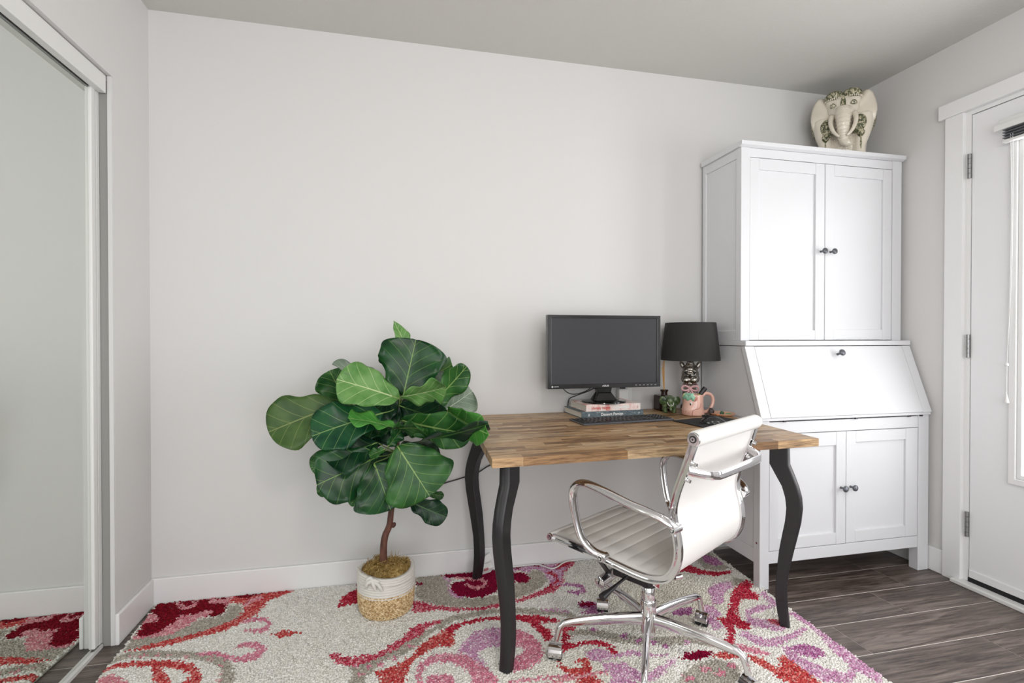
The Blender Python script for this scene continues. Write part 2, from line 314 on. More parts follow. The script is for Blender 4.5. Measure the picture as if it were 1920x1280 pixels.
('red', [[0.17,1.899],[0.215,1.931],[0.27,1.947],[0.348,1.955],[0.457,1.947],[0.536,1.927],[0.612,1.881],[0.601,1.855],[0.533,1.875],[0.556,1.824],[0.565,1.776],[0.532,1.745],[0.521,1.795],[0.508,1.845],[0.487,1.888],[0.444,1.917],[0.344,1.933],[0.278,1.924],[0.234,1.912],[0.209,1.876]]),
('lilac', [[0.211,1.764],[0.249,1.831],[0.29,1.867],[0.36,1.877],[0.435,1.852],[0.403,1.761],[0.363,1.762],[0.313,1.761],[0.276,1.741],[0.287,1.692],[0.304,1.633],[0.29,1.629],[0.264,1.697],[0.236,1.733]]),
('pink2', [[0.43,1.855],[0.487,1.808],[0.504,1.738],[0.498,1.682],[0.466,1.64],[0.427,1.621],[0.378,1.612],[0.362,1.623],[0.386,1.685],[0.43,1.706],[0.436,1.729],[0.41,1.747],[0.382,1.758]]),
('pink2', [[0.063,1.664],[0.072,1.719],[0.101,1.75],[0.144,1.764],[0.191,1.758],[0.236,1.735],[0.268,1.696],[0.304,1.633],[0.316,1.599],[0.322,1.561],[0.228,1.582],[0.239,1.623],[0.223,1.67],[0.185,1.704],[0.14,1.718],[0.108,1.711],[0.088,1.686],[0.082,1.652],[0.086,1.615],[0.067,1.619]]),
('pink2', [[0.095,1.613],[0.104,1.654],[0.149,1.658],[0.182,1.636],[0.186,1.592]]),
('pink2', [[0.345,1.565],[0.411,1.559],[0.501,1.55],[0.584,1.549],[0.589,1.554],[0.588,1.559],[0.505,1.568],[0.414,1.574],[0.347,1.575]]),
('red', [[0.614,1.836],[0.665,1.81],[0.629,1.761],[0.592,1.728],[0.644,1.719],[0.702,1.721],[0.744,1.685],[0.747,1.615],[0.73,1.625],[0.716,1.679],[0.662,1.701],[0.597,1.694],[0.565,1.67],[0.585,1.75]]),
('coral', [[0.53,1.641],[0.528,1.593],[0.549,1.562],[0.585,1.548],[0.628,1.568],[0.641,1.623],[0.609,1.637],[0.586,1.613],[0.583,1.607],[0.587,1.605],[0.601,1.609],[0.612,1.595],[0.612,1.594],[0.593,1.582],[0.563,1.589],[0.544,1.608],[0.54,1.646]]),
('coral', [[0.544,1.51],[0.578,1.542],[0.613,1.544],[0.636,1.517],[0.638,1.488]]),
('pink', [[0.462,1.525],[0.53,1.53],[0.6,1.538],[0.669,1.54],[0.675,1.546],[0.673,1.552],[0.605,1.557],[0.533,1.548],[0.464,1.54]]),
('lilac', [[0.642,1.657],[0.689,1.673],[0.716,1.649],[0.729,1.616],[0.671,1.601],[0.642,1.617]]),
('taupe', [[0.612,1.771],[0.688,1.753],[0.759,1.696],[0.839,1.659],[0.955,1.632],[1.032,1.621],[1.088,1.587],[1.101,1.593],[1.106,1.606],[1.062,1.663],[0.98,1.676],[0.863,1.703],[0.786,1.744],[0.706,1.793],[0.62,1.796]]),
('lilac2', [[0.822,1.711],[0.81,1.701],[0.797,1.704],[0.796,1.717],[0.808,1.728],[0.821,1.725]]),
('lilac2', [[0.863,1.676],[0.851,1.666],[0.838,1.669],[0.837,1.682],[0.849,1.691],[0.862,1.688]]),
('lilac2', [[0.911,1.656],[0.899,1.647],[0.886,1.65],[0.886,1.662],[0.898,1.672],[0.911,1.669]]),
('lilac2', [[1.029,1.632],[1.016,1.623],[1.003,1.626],[1.003,1.638],[1.017,1.648],[1.029,1.645]]),
('lilac2', [[0.941,1.627],[0.928,1.618],[0.916,1.621],[0.915,1.633],[0.928,1.642],[0.94,1.64]]),
('lilac2', [[0.734,1.781],[0.722,1.77],[0.709,1.773],[0.707,1.787],[0.719,1.798],[0.732,1.795]]),
('lilac', [[0.724,1.61],[0.796,1.609],[0.839,1.585],[0.904,1.577],[0.909,1.581],[0.909,1.587],[0.849,1.601],[0.809,1.635],[0.729,1.627]]),
('lilac', [[0.663,1.554],[0.716,1.538],[0.745,1.481],[0.796,1.47],[0.859,1.505],[0.93,1.552],[0.935,1.56],[0.931,1.563],[0.86,1.535],[0.808,1.512],[0.776,1.521],[0.744,1.579],[0.675,1.583]]),
('lilac', [[0.674,1.594],[0.723,1.582],[0.732,1.503],[0.747,1.463],[0.645,1.486],[0.68,1.515]]),
('magenta', [[0.946,1.557],[0.987,1.578],[1.034,1.581],[1.078,1.564],[1.04,1.542],[1.007,1.539],[0.971,1.542]]),
('coral', [[1.065,1.55],[1.119,1.552],[1.15,1.532],[1.144,1.513],[1.087,1.517],[1.061,1.53]]),
('taupe', [[0.854,1.438],[0.944,1.509],[1.019,1.528],[1.072,1.513],[1.114,1.484],[1.07,1.417],[1.021,1.4]]),
('pink2', [[1.012,1.485],[0.994,1.476],[0.976,1.48],[0.974,1.494],[0.991,1.503],[1.01,1.499]]),
('pink2', [[0.933,1.453],[0.917,1.444],[0.899,1.448],[0.896,1.461],[0.912,1.47],[0.931,1.466]]),
('pink2', [[1.044,1.452],[1.027,1.443],[1.008,1.447],[1.007,1.46],[1.024,1.47],[1.043,1.465]]),
('pink2', [[1.111,1.475],[1.093,1.466],[1.074,1.47],[1.073,1.484],[1.091,1.494],[1.11,1.489]]),
('taupe', [[1.513,2.373],[1.555,2.364],[1.538,2.172],[1.54,2.112],[1.467,2.099],[1.418,2.14],[1.441,2.236],[1.376,2.295],[1.43,2.35]]),
('lilac2', [[1.49,2.28],[1.542,2.235],[1.541,2.161],[1.486,2.154],[1.458,2.201]]),
('red', [[1.271,2.158],[1.354,2.208],[1.375,2.179],[1.406,2.123],[1.462,2.091],[1.536,2.093],[1.497,2.06],[1.421,2.059],[1.366,2.09],[1.313,2.125]]),
('lilac', [[1.31,1.957],[1.378,1.997],[1.457,2.004],[1.44,1.953],[1.351,1.907],[1.321,1.852],[1.255,1.831],[1.284,1.891]]),
('taupe', [[1.493,2.028],[1.538,1.999],[1.501,1.981],[1.437,1.945],[1.459,2.0]]),
('lilac2', [[1.063,1.853],[1.105,1.841],[1.173,1.845],[1.137,1.794],[1.08,1.799],[1.055,1.824]]),
('lilac', [[1.219,1.846],[1.258,1.823],[1.245,1.756],[1.209,1.751],[1.201,1.688],[1.159,1.679],[1.157,1.736],[1.19,1.796]]),
('lilac', [[1.507,1.871],[1.493,1.785],[1.447,1.797],[1.36,1.774],[1.297,1.679],[1.344,1.648],[1.396,1.615],[1.421,1.627],[1.433,1.651],[1.391,1.698],[1.35,1.718],[1.36,1.74],[1.42,1.754],[1.52,1.775],[1.544,1.896]]),
('pinkred', [[1.392,1.698],[1.444,1.686],[1.458,1.642],[1.399,1.653]]),
('lilac', [[1.506,1.706],[1.518,1.621],[1.506,1.562],[1.48,1.474],[1.469,1.391],[1.474,1.303],[1.508,1.307],[1.541,1.339],[1.531,1.425],[1.537,1.504],[1.556,1.589],[1.561,1.65],[1.536,1.728]]),
('lilac', [[1.227,1.63],[1.255,1.549],[1.317,1.542],[1.421,1.572],[1.484,1.598],[1.5,1.613],[1.495,1.621],[1.438,1.602],[1.345,1.584],[1.298,1.592],[1.254,1.654]]),
('lilac2', [[1.342,1.527],[1.412,1.533],[1.452,1.502],[1.444,1.461],[1.382,1.453],[1.345,1.492]]),
('lilac', [[1.325,1.529],[1.296,1.458],[1.3,1.392],[1.324,1.346],[1.398,1.325],[1.494,1.376],[1.513,1.398],[1.496,1.402],[1.431,1.369],[1.382,1.394],[1.36,1.433],[1.338,1.482],[1.348,1.539]]),
('pink2', [[1.18,1.586],[1.232,1.552],[1.262,1.503],[1.214,1.512],[1.167,1.544]]),
('red', [[1.448,1.947],[1.507,1.983],[1.548,2.001],[1.534,1.956],[1.488,1.908],[1.493,1.851],[1.464,1.835],[1.408,1.852],[1.361,1.813],[1.318,1.766],[1.299,1.73],[1.308,1.679],[1.291,1.649],[1.259,1.666],[1.245,1.69],[1.222,1.646],[1.169,1.587],[1.139,1.588],[1.183,1.632],[1.211,1.686],[1.212,1.75],[1.25,1.741],[1.323,1.822],[1.361,1.874],[1.405,1.911]]),
('coral', [[1.175,1.521],[1.209,1.496],[1.224,1.453],[1.232,1.43],[1.269,1.483],[1.3,1.492],[1.302,1.445],[1.306,1.387],[1.306,1.336],[1.21,1.358],[1.194,1.402],[1.179,1.45],[1.17,1.491]]),
]

# ---------------------------------------------------------------- the setting
XL, XR, YB, YN, ZC = -0.973, 2.48, 2.37, -1.8, 2.43
struct('floor', MB().box(XL-0.9, XR+0.15, YN-0.1, YB+0.1, -0.06, -0.0009), seamm, 'dark wood plank floor')
floor = bpy.data.objects['floor']
random.seed(11)
ys = [1.98-0.179*k for k in range(-2, 22)]
pm = {}
for i, y in enumerate(ys):
    y0, y1 = y-0.179+0.0017, y-0.0017
    y1 = min(y1, YB); 
    if y1 <= y0+0.01 or y1 < YN: continue
    off = {1: 2.206, 2: 2.207, 3: 1.996, 4: 1.60, 5: 2.10, 6: 1.75}.get(i, random.uniform(0, 1.2))
    if i == 1: off = 1.1
    off = {0: 1.5, 1: 0.95, 2: 2.207, 3: 1.996, 4: 1.62, 5: 2.10}.get(i, off)
    x = off-1.22*math.ceil((off-(XL-0.3))/1.22)
    while x < XR:
        a, b = max(x, XL-0.3)+0.001, min(x+1.22, XR)-0.001
        if b-a > 0.02:
            hx, hy = (b-a)/2, (y1-y0)/2
            key = (round(b-a, 3), round(y1-y0, 3))
            if key in pm:
                o = bpy.data.objects.new('plank', pm[key]); COL.objects.link(o); o.parent = floor
            else:
                mb = MB(); e = 0.0004
                vs = [(-hx, -hy, -0.0009), (hx, -hy, -0.0009), (hx, hy, -0.0009), (-hx, hy, -0.0009),
                      (-hx, -hy, -e), (hx, -hy, -e), (hx, hy, -e), (-hx, hy, -e),
                      (-hx+e, -hy+e, 0), (hx-e, -hy+e, 0), (hx-e, hy-e, 0), (-hx+e, hy-e, 0)]
                mb.add(vs, [(3, 2, 1, 0), (0, 1, 5, 4), (1, 2, 6, 5), (2, 3, 7, 6), (3, 0, 4, 7), (4, 5, 9, 8), (5, 6, 10, 9), (6, 7, 11, 10), (7, 4, 8, 11), (8, 9, 10, 11)])
                o = put('plank', mb, plank, floor, rec=False); pm[key] = o.data
            o.location = ((a+b)/2, (y0+y1)/2, 0)
        x += 1.22
struct('ceiling', MB().box(XL-0.9, XR+0.15, YN-0.1, YB+0.1, ZC, ZC+0.08), ceilm, 'light grey textured ceiling')
struct('wall_back', MB().box(XL-0.1, XR+0.1, YB, YB+0.1, 0, ZC), wall, 'plain off-white back wall')
# left wall with the closet opening (y -0.35 .. 2.095)
OY0, OY1, OZ = -0.35, 2.097, 2.022
struct('wall_left', MB().box(XL-0.11, XL, OY1, YB, 0, ZC).box(XL-0.11, XL, YN, OY0, 0, ZC).box(XL-0.11, XL, OY0, OY1, OZ, ZC)
       .box(XL-0.75, XL-0.65, YN, YB, 0, ZC).box(XL-0.65, XL-0.11, OY0-0.1, OY0, 0, ZC).box(XL-0.65, XL-0.11, OY1, OY1+0.1, 0, ZC),
       wall, 'off-white left wall round the closet opening')
# near wall with the window behind the camera
WX0, WX1, WZ0, WZ1 = -0.92, 1.85, 0.20, 2.15
struct('wall_near', MB().box(XL-0.1, WX0, YN-0.12, YN, 0, ZC).box(WX1, XR+0.1, YN-0.12, YN, 0, ZC).box(WX0, WX1, YN-0.12, YN, 0, WZ0).box(WX0, WX1, YN-0.12, YN, WZ1, ZC),
       wall, 'off-white wall behind the viewer with a window')
wf = MB()
for a in ((WX0, WX0+0.05, WZ0, WZ1), (WX1-0.05, WX1, WZ0, WZ1), (WX0, WX1, WZ0, WZ0+0.05), (WX0, WX1, WZ1-0.05, WZ1), (0.44, 0.49, WZ0, WZ1)):
    wf.box(a[0], a[1], YN-0.09, YN-0.04, a[2], a[3])
struct('window_1', wf, trimm, 'white framed window behind the viewer')
# right wall with the garden door opening
DY0, DY1, DZ = 0.115, 1.765, 2.085
struct('wall_right', MB().box(XR, XR+0.14, DY1, YB, 0, ZC).box(XR, XR+0.14, YN, DY0, 0, ZC).box(XR, XR+0.14, DY0, DY1, DZ, ZC),
       wall, 'off-white right wall round the garden door')
def base(name, pts, h=0.112, t=0.014):
    mb = MB()
    for (x0, x1, y0, y1) in pts:
        mb.box(x0, x1, y0, y1, 0, h)
    return struct(name, mb, trimm, 'white baseboard', bevel=0.004)
base('baseboard_back', [(XL, XR, YB-0.014, YB)])
base('baseboard_left', [(XL, XL+0.014, 2.097-0.013, YB-0.014), (XL, XL+0.014, YN, OY0)])
base('baseboard_right', [(XR-0.013, XR, 1.852, YB-0.014), (XR-0.013, XR, YN, 0.03)])
base('baseboard_near', [(XL+0.014, XR-0.014, YN, YN+0.014)])
# door casing (trim_1) and the door itself
tr = struct('trim_1', MB().box(XR-0.018, XR, 1.775, 1.852, 0, 2.097).box(XR-0.018, XR, 0.03, 0.107, 0, 2.097), trimm, 'flat white door casing', bevel=0.002)
put('header', MB().box(XR-0.024, XR, 0.0, 1.878, 2.097, 2.162), trimm, tr, bevel=0.002)
for b in ((1.754, 1.779, 0.02, 2.097), (0.107, 0.124, 0.02, 2.097), (0.124, 1.754, 2.079, 2.097)): put('jamb', MB().box(XR-0.0012, XR+0.12, *b), trimm, tr)
put('door_stop', MB().box(XR+0.056, XR+0.072, 1.738, 1.755, 0.03, 2.07), trimm, tr)
for b in ((1.7505, 1.7545, 0.06, 2.075), (0.13, 1.752, 2.0755, 2.0795)): put('weather_strip', MB().box(XR+0.016, XR+0.02, *b), steel, tr)
put('threshold', MB().box(XR-0.045, XR+0.12, 0.05, 1.80, 0.0, 0.018), white, tr, bevel=0.004)
put('sill_shade_strip', MB().box(XR-0.004, XR+0.055, 0.128, 1.752, 0.018, 0.036), blackr, tr)  # black strip paints in the shade of the gap under the doors
dx0, dx1 = XR+0.002, XR+0.046
gy0, gy1, gz0, gz1 = 1.10, 1.575, 0.52, 1.915
dr = struct('door_1', MB().box(dx0, dx1, gy1, 1.7505, 0.036, 2.0755).box(dx0, dx1, 0.945, gy0, 0.036, 2.0755).box(dx0, dx1, gy0, gy1, 0.036, gz0).box(dx0, dx1, gy0, gy1, gz1, 2.0755),
            doorm, 'white garden door with a tall glazed panel')
put('glazing_frame', frame_ring('x', dx0-0.012, dx0, gy0-0.026, gy1+0.026, gz0-0.026, gz1+0.026, gy0, gy1, gz0, gz1), trimm, dr, bevel=0.003)
put('glazing_bead', frame_ring('x', dx0-0.005, dx1-0.012, gy0, gy1, gz0, gz1, gy0+0.018, gy1-0.018, gz0+0.018, gz1-0.018), trimm, dr, bevel=0.003)
put('glass_pane', MB().box(XR+0.022, XR+0.026, gy0+0.015, gy1-0.015, gz0+0.015, gz1-0.015), glass, dr)
put('door_sweep', MB().box(dx0-0.008, dx0, 0.95, 1.748, 0.038, 0.072), trimm, dr, bevel=0.003)
for z0, z1 in ((1.800, 1.908), (1.008, 1.112), (0.214, 0.326)):
    mb = MB()
    hh = (z1-z0)/5
    for k in range(5): mb.lathe([(0.0075, z0+k*hh+0.0006), (0.0075, z0+(k+1)*hh-0.0006)], 12, (XR-0.004, 1.758, 0))
    h = put('hinge', mb, steel, dr)
    put('hinge_leaf', MB().box(XR-0.001, XR+0.0015, 1.752, 1.775, z0+0.002, z1-0.002), steel, h)
put('door_knob', MB().lathe([(0.0, -0.066), (0.02, -0.065), (0.027, -0.05), (0.022, -0.035), (0.011, -0.028), (0.011, -0.008), (0.03, -0.006), (0.03, 0)], 24, (XR+0.002, 1.0, 0.95), M_=Matrix.Rotation(pi/2, 3, 'Y')), steel, dr, smooth=True)
g2a, g2b = 0.30, 0.765
d2 = struct('added_door_leaf', MB().box(dx0, dx1, g2b, 0.941, 0.036, 2.0755).box(dx0, dx1, 0.128, g2a, 0.036, 2.0755).box(dx0, dx1, g2a, g2b, 0.036, gz0).box(dx0, dx1, g2a, g2b, gz1, 2.0755), doorm, 'added unseen second white garden door leaf with a tall glazed panel')  # unseen leaf, added so daylight also enters further along the wall
put('glazing_frame', frame_ring('x', dx0-0.012, dx0, g2a-0.026, g2b+0.026, gz0-0.026, gz1+0.026, g2a, g2b, gz0, gz1), trimm, d2, bevel=0.003)
put('glass_pane', MB().box(XR+0.022, XR+0.026, g2a, g2b, gz0, gz1), glass, d2)
# raised blind on the door
bl = thing('raised_blind', 'white raised mini blind with a flat headrail at the top of the door glass', 'blind', (XR-0.02, 1.36, 1.94))
put('headrail', MB().box(XR-0.034, XR-0.011, 1.075, 1.628, 1.960, 1.998), white, bl, world=True, bevel=0.003)
put('valance', MB().box(XR-0.042, XR-0.0345, 1.065, 1.642, 1.954, 1.980), white, bl, world=True, bevel=0.003)
slm = M('blind_slat', (120, 122, 126), 0.4)
sl = put('slat', MB().box(-0.012, 0.012, -0.262, 0.262, -0.0006, 0.0006), slm, bl)
for k in range(7):
    o = sl if k == 0 else sl.copy()
    if k: COL.objects.link(o)
    o.location = (-0.006+0.001*(k % 2), -0.01, 0.010-0.0056*k); o.rotation_euler = (0, R(-14 if k % 2 else 9), 0)
put('bottom_rail', MB().box(XR-0.038, XR-0.012, 1.09, 1.612, 1.898, 1.910), white, bl, world=True, bevel=0.003)
for b in ((1.598, 1.618), (1.085, 1.105)): put('bracket', MB().box(XR-0.0105, XR+0.0015, *b, 1.945, 1.985), white, bl, world=True)
cords = []; c = MB(); cords.append(c); c.tube(smooth_path([(XR-0.03, 1.587, 1.93), (XR-0.022, 1.586, 1.55), (XR-0.02, 1.600, 0.99)], 6), 0.0011, 6)
c = MB(); cords.append(c); c.tube(smooth_path([(XR-0.03, 1.579, 1.93), (XR-0.022, 1.583, 1.45), (XR-0.02, 1.599, 0.99)], 6), 0.0011, 6)
c = MB(); cords.append(c); c.tube([(XR-0.02, 1.5995, 0.99), (XR-0.02, 1.5995, 0.86)], 0.0014, 6)
for c in cords: put('pull_cord', c, white, bl, world=True)
put('cord_tassel', MB().lathe([(0.002, 0.865), (0.005, 0.85), (0.009, 0.832), (0.008, 0.828)], 12, (XR-0.02, 1.5995, 0)), white, bl, world=True, smooth=True)
put('cord_stop', MB().lathe([(0.004, 0.993), (0.007, 0.99), (0.007, 0.982), (0.004, 0.98)], 10, (XR-0.02, 1.5995, 0)), white, bl, world=True, smooth=True)

# mirrored closet door
cx = -1.017
md = thing('mirrored_closet_door', 'tall mirrored sliding closet door in the left wall, reflecting the rug', 'mirror', (cx-0.01, 0.9, 0))
put('mirror_panel', MB().box(cx-0.010, cx-0.004, -0.32, 2.037, 0.012, 1.985), mirror, md, world=True)
put('stile', MB().box(cx-0.02, cx+0.006, 2.038, 2.064, 0.02, 1.985), white, md, world=True, bevel=0.003)
put('backing', MB().box(cx-0.022, cx-0.013, -0.33, 2.037, 0.02, 1.985), M('grey_board', (120, 118, 115), 0.7), md, world=True)
put('top_rail', MB().box(cx-0.02, cx-0.001, -0.32, 2.037, 1.955, 1.985), steel, md, world=True)
put('bottom_rail', MB().box(cx-0.0035, cx+0.0005, -0.32, 2.037, 0.0055, 0.013), white, md, world=True)
t2 = struct('trim_2', MB().box(XL-0.040, XL-0.014, -0.345, 2.082, 1.957, 2.018).box(XL-0.09, XL-0.040, -0.345, 2.090, 2.005, 2.0215), white, 'white closet track fascia', bevel=0.002)
put('track_channel', MB().box(cx-0.03, cx+0.004, -0.34, 2.085, 1.987, 2.003), steel, t2)
put('wall_channel', MB().box(cx-0.012, cx+0.004, 2.071, 2.0912, 0.016, 2.0), white, t2, bevel=0.002)
put('corner_bead', MB().box(XL-0.014, XL-0.0005, 2.0885, 2.0968, 0, 2.021), wall, t2)
put('jamb_strip', MB().box(XL-0.040, XL-0.0145, 2.0915, 2.0968, 0, 2.003), M('grey_strip', (150, 150, 146), 0.6), t2)  # plain grey strip over the closet jamb return
put('groove_shade_strip', MB().box(cx-0.010, cx+0.0, 2.0645, 2.0705, 0.018, 1.985), blackr, t2)  # black strip puts the shade of the groove beside the stile into colour
put('floor_track', MB().prism([(cx-0.02, 0), (cx+0.008, 0), (cx+0.008, 0.012), (cx+0.001, 0.012), (cx-0.003, 0.005), (cx-0.02, 0.005)], lambda p, t: (p[0], t, p[1]), -0.34, 2.085), white, t2)

# wall plates
def plate(name, label, x, z, y=YB):
    t = thing(name, label, 'outlet', (x, y, z))
    put('cover_plate', MB().box(-0.036, 0.036, -0.006, 0, -0.058, 0.058), white, t, bevel=0.003)
    for s in (-1, 1):
        r = put('receptacle', MB().box(-0.017, 0.017, -0.0085, -0.006, s*0.024-0.015, s*0.024+0.015), white, t, bevel=0.003)
        for x in (-0.008, 0.006): put('slot', MB().box(x, x+0.002, -0.0092, -0.0086, s*0.024-0.005, s*0.024+0.006), blackr, r)
    return t
plate('wall_outlet', 'white wall outlet half hidden behind the lower leaves of the fig plant', -0.078, 0.385)
o2 = plate('wall_outlet', 'white wall outlet with a plug-in box behind the monitor stand', 1.125, 0.79)
ad = thing('plug_adapter', 'white plug-in adapter box with a black plug behind the monitor', 'adapter', (1.10, YB-0.0095, 0.80))
put('body', MB().box(-0.026, 0.026, -0.034, 0, -0.045, 0.045), white, ad, bevel=0.005)
put('plug', MB().box(-0.012, 0.010, -0.028, -0.008, 0.0452, 0.062), blackm, ad, bevel=0.003)
# ---------------------------------------------------------------- white secretary (base) and hutch (upper)
def knob(name, parent, loc, rx=pi/2, s=1.0):
    prof = [(0.0055, 0), (0.0048, 0.004), (0.0042, 0.014), (0.006, 0.018), (0.0105, 0.020), (0.0140, 0.0245), (0.0135, 0.029), (0.0095, 0.0325), (0.0, 0.034)]
    o = put(name, MB().lathe([(a*s, b*s) for a, b in prof], 20, M_=Euler((rx, 0, 0)).to_matrix()), pewter, parent, smooth=True)
    o.location = loc; return o
def panel_door(parent, x0, x1, z0, z1, yf, t, px0, px1, pz0, pz1, knobx, knobz):
    "frame with recessed panel; world coordinates; yf = front face"
    d = put('door', MB().box(px0-0.004, px1+0.004, yf+0.009, yf+t-0.002, pz0-0.004, pz1+0.004), cabm, parent, world=True)
    for a, b in ((x0, px0), (px1, x1)): put('door_stile', MB().box(a, b, yf, yf+t, z0, z1), cabm, d, world=True, bevel=0.0012)
    for a, b in ((z0+0.0004, pz0), (pz1, z1-0.0004)): put('door_rail', MB().box(px0+0.0006, px1-0.0006, yf+0.0004, yf+t, a, b), cabm, d, world=True, bevel=0.0012)
    k = knob('knob', d, (0, 0, 0)); k.data.transform(Matrix.Translation(Vector((knobx, yf, knobz))-parent.location)); return d
BX0, BX1 = 1.541, 2.462; YF = 1.915; YK = 2.352
se = thing('secretary_desk', 'white painted wooden secretary with sloping drop flap, standing on four square legs in the corner', 'cabinet', (2.0, 2.13, 0))
for x0, x1, y0, y1 in ((BX0, BX0+0.047, YF, YF+0.040), (BX1-0.06, BX1, YF, YF+0.045), (BX0, BX0+0.047, YK-0.04, YK), (BX1-0.05, BX1, YK-0.04, YK)):
    put('leg', MB().box(x0, x1, y0, y1, 0.0 if y0 > 2 or x0 > 2 else 0.0, 0.735), cabm, se, world=True, bevel=0.002)
for nm, x0, x1, xp in (('side_panel', BX0, BX0+0.018, BX0+0.006), ('side_panel', BX1-0.018, BX1, BX1-0.018)):
    sp = put(nm, MB().box(xp, xp+0.012, YF+0.04, YK-0.04, 0.12, 0.735), cabm, se, world=True)
    for a, b in ((0.108, 0.17), (0.665, 0.735)): put('side_rail', MB().box(x0+0.001, x1-0.001, YF+0.0402, YK-0.0402, a, b), cabm, sp, world=True, bevel=0.0015)
put('screw_cap', MB().lathe([(0.0045, 0), (0.0045, 0.001)], 10, (BX0-0.001, YF+0.02, 0.20), M_=Matrix.Rotation(pi/2, 3, 'Y')), M('screw_cap', (120, 60, 60), 0.6), se, world=True)
put('bottom_rail', MB().box(BX0+0.0475, BX1-0.0605, YF+0.003, YF+0.022, 0.110, 0.163), cabm, se, world=True, bevel=0.0015)
put('bottom_board', MB().box(BX0+0.02, BX1-0.02, YF+0.022, YK-0.01, 0.145, 0.160), cabm, se, world=True)
put('frieze_rail', MB().box(BX0+0.0475, BX1-0.0605, YF+0.003, YF+0.022, 0.676, 0.728), cabm, se, world=True, bevel=0.0015)
put('back_board', MB().box(BX0+0.02, BX1-0.02, YK-0.012, YK-0.004, 0.11, 1.055), cabm, se, world=True)
panel_door(se, BX0+0.050, 1.9915, 0.1655, 0.6735, YF+0.002, 0.02, 1.637, 1.940, 0.217, 0.613, 1.965, 0.42)
panel_door(se, 1.9945, 2.3995, 0.1655, 0.6735, YF+0.002, 0.02, 2.046, 2.330, 0.217, 0.622, 2.017, 0.421)
put('desk_board', MB().box(BX0-0.001, BX1+0.001, YF-0.008, YK, 0.7352, 0.7475), cabm, se, world=True, bevel=0.0015)
# gables: trapezoid side walls with a raised slanting stile
ya, yb = 1.903, 2.013            # front at the bottom / top of the slope
za, zb = 0.748, 1.058
for x0, x1, out in ((BX0+0.004, BX0+0.02, -1), (BX1-0.02, BX1-0.004, 1)):
    poly = [(ya+0.014, za), (YK, za), (YK, zb), (yb+0.014, zb)]
    gp = put('gable', MB().prism(poly, lambda p, t: (t, p[0], p[1]), x0, x1), cabm, se, world=True)
sl_ = (yb-ya)/(zb-za)
for x0, x1 in ((BX0-0.003, BX0+0.045), (BX1-0.045, BX1+0.003)):
    poly = [(ya, za), (ya+0.026, za), (yb+0.026, zb), (yb, zb)]
    put('slant_stile', MB().prism(poly, lambda p, t: (t, p[0], p[1]), x0, x1), cabm, se, world=True, bevel=0.0012)
fl = put('drop_flap', MB().prism([(ya, za+0.001), (ya+0.02, za+0.001), (yb+0.02, zb-0.001), (yb, zb-0.001)], lambda p, t: (t, p[0], p[1]), BX0+0.0465, BX1-0.0465), cabm, se, world=True, bevel=0.0012)
an = math.atan2(yb-ya, zb-za)
k = knob('knob', fl, (0, 0, 0), rx=pi/2-an, s=1.1); kp = Vector((2.026, ya+sl_*(1.019-za), 1.019))-se.location; k.data.transform(Matrix.Translation(kp))
for x in (1.66, 2.04, 2.34, 2.41):
    put('hinge_tab', MB().box(x-0.006, x+0.006, YF-0.0085, YF+0.0, 0.7285, 0.7352), blackm, se, world=True)
put('top_board', MB().box(BX0-0.002, BX1+0.002, 2.008, YK, 1.0605, 1.0835), cabm, se, world=True, bevel=0.003)

hu = thing('hutch', 'white two-door wooden hutch standing on top of the secretary', 'cabinet', (2.0, 2.2, 1.084))
HX0, HX1, HF = 1.546, 2.457, 2.052
for nm, x0, x1, y0, y1 in (('stile', HX0, HX0+0.046, HF, HF+0.036), ('stile', HX1-0.055, HX1, HF, HF+0.036), ('stile', HX0, HX0+0.046, YK-0.026, YK), ('stile', HX1-0.046, HX1, YK-0.026, YK)):
    put(nm, MB().box(x0, x1, y0, y1, 1.0840, 1.9695), cabm, hu, world=True, bevel=0.0015)
for x0, x1, xp in ((HX0, HX0+0.018, HX0+0.007), (HX1-0.018, HX1, HX1-0.017)):
    sp = put('side_panel', MB().box(xp, xp+0.010, HF+0.036, YK-0.026, 1.085, 1.969), cabm, hu, world=True)
    for a, b in ((1.0842, 1.130), (1.926, 1.969)): put('side_rail', MB().box(x0+0.0008, x1-0.0008, HF+0.0362, YK-0.0262, a, b), cabm, sp, world=True, bevel=0.0015)
put('top_rail', MB().box(HX0+0.0465, HX1-0.0555, HF+0.003, HF+0.02, 1.928, 1.969), cabm, hu, world=True, bevel=0.0012)
put('back_board', MB().box(HX0+0.02, HX1-0.02, YK-0.010, YK-0.004, 1.085, 1.969), cabm, hu, world=True)
panel_door(hu, HX0+0.048, 2.0035, 1.0865, 1.9255, HF+0.002, 0.019, 1.643, 1.953, 1.132, 1.873, 1.982, 1.507)
panel_door(hu, 2.0075, HX1-0.0575, 1.0865, 1.9255, HF+0.002, 0.019, 2.058, 2.347, 1.137, 1.873, 2.037, 1.507)
cr = MB(); A, B_ = HX0-0.010, HX1+0.008
cr.prism([(2.052, 1.9697), (2.036, 1.977), (2.034, 1.994), (YK, 1.994), (YK, 1.9697)], lambda p, t: (t, p[0], p[1]), A, B_)
put('crown_board', cr, cabm, hu, world=True, bevel=0.0015)

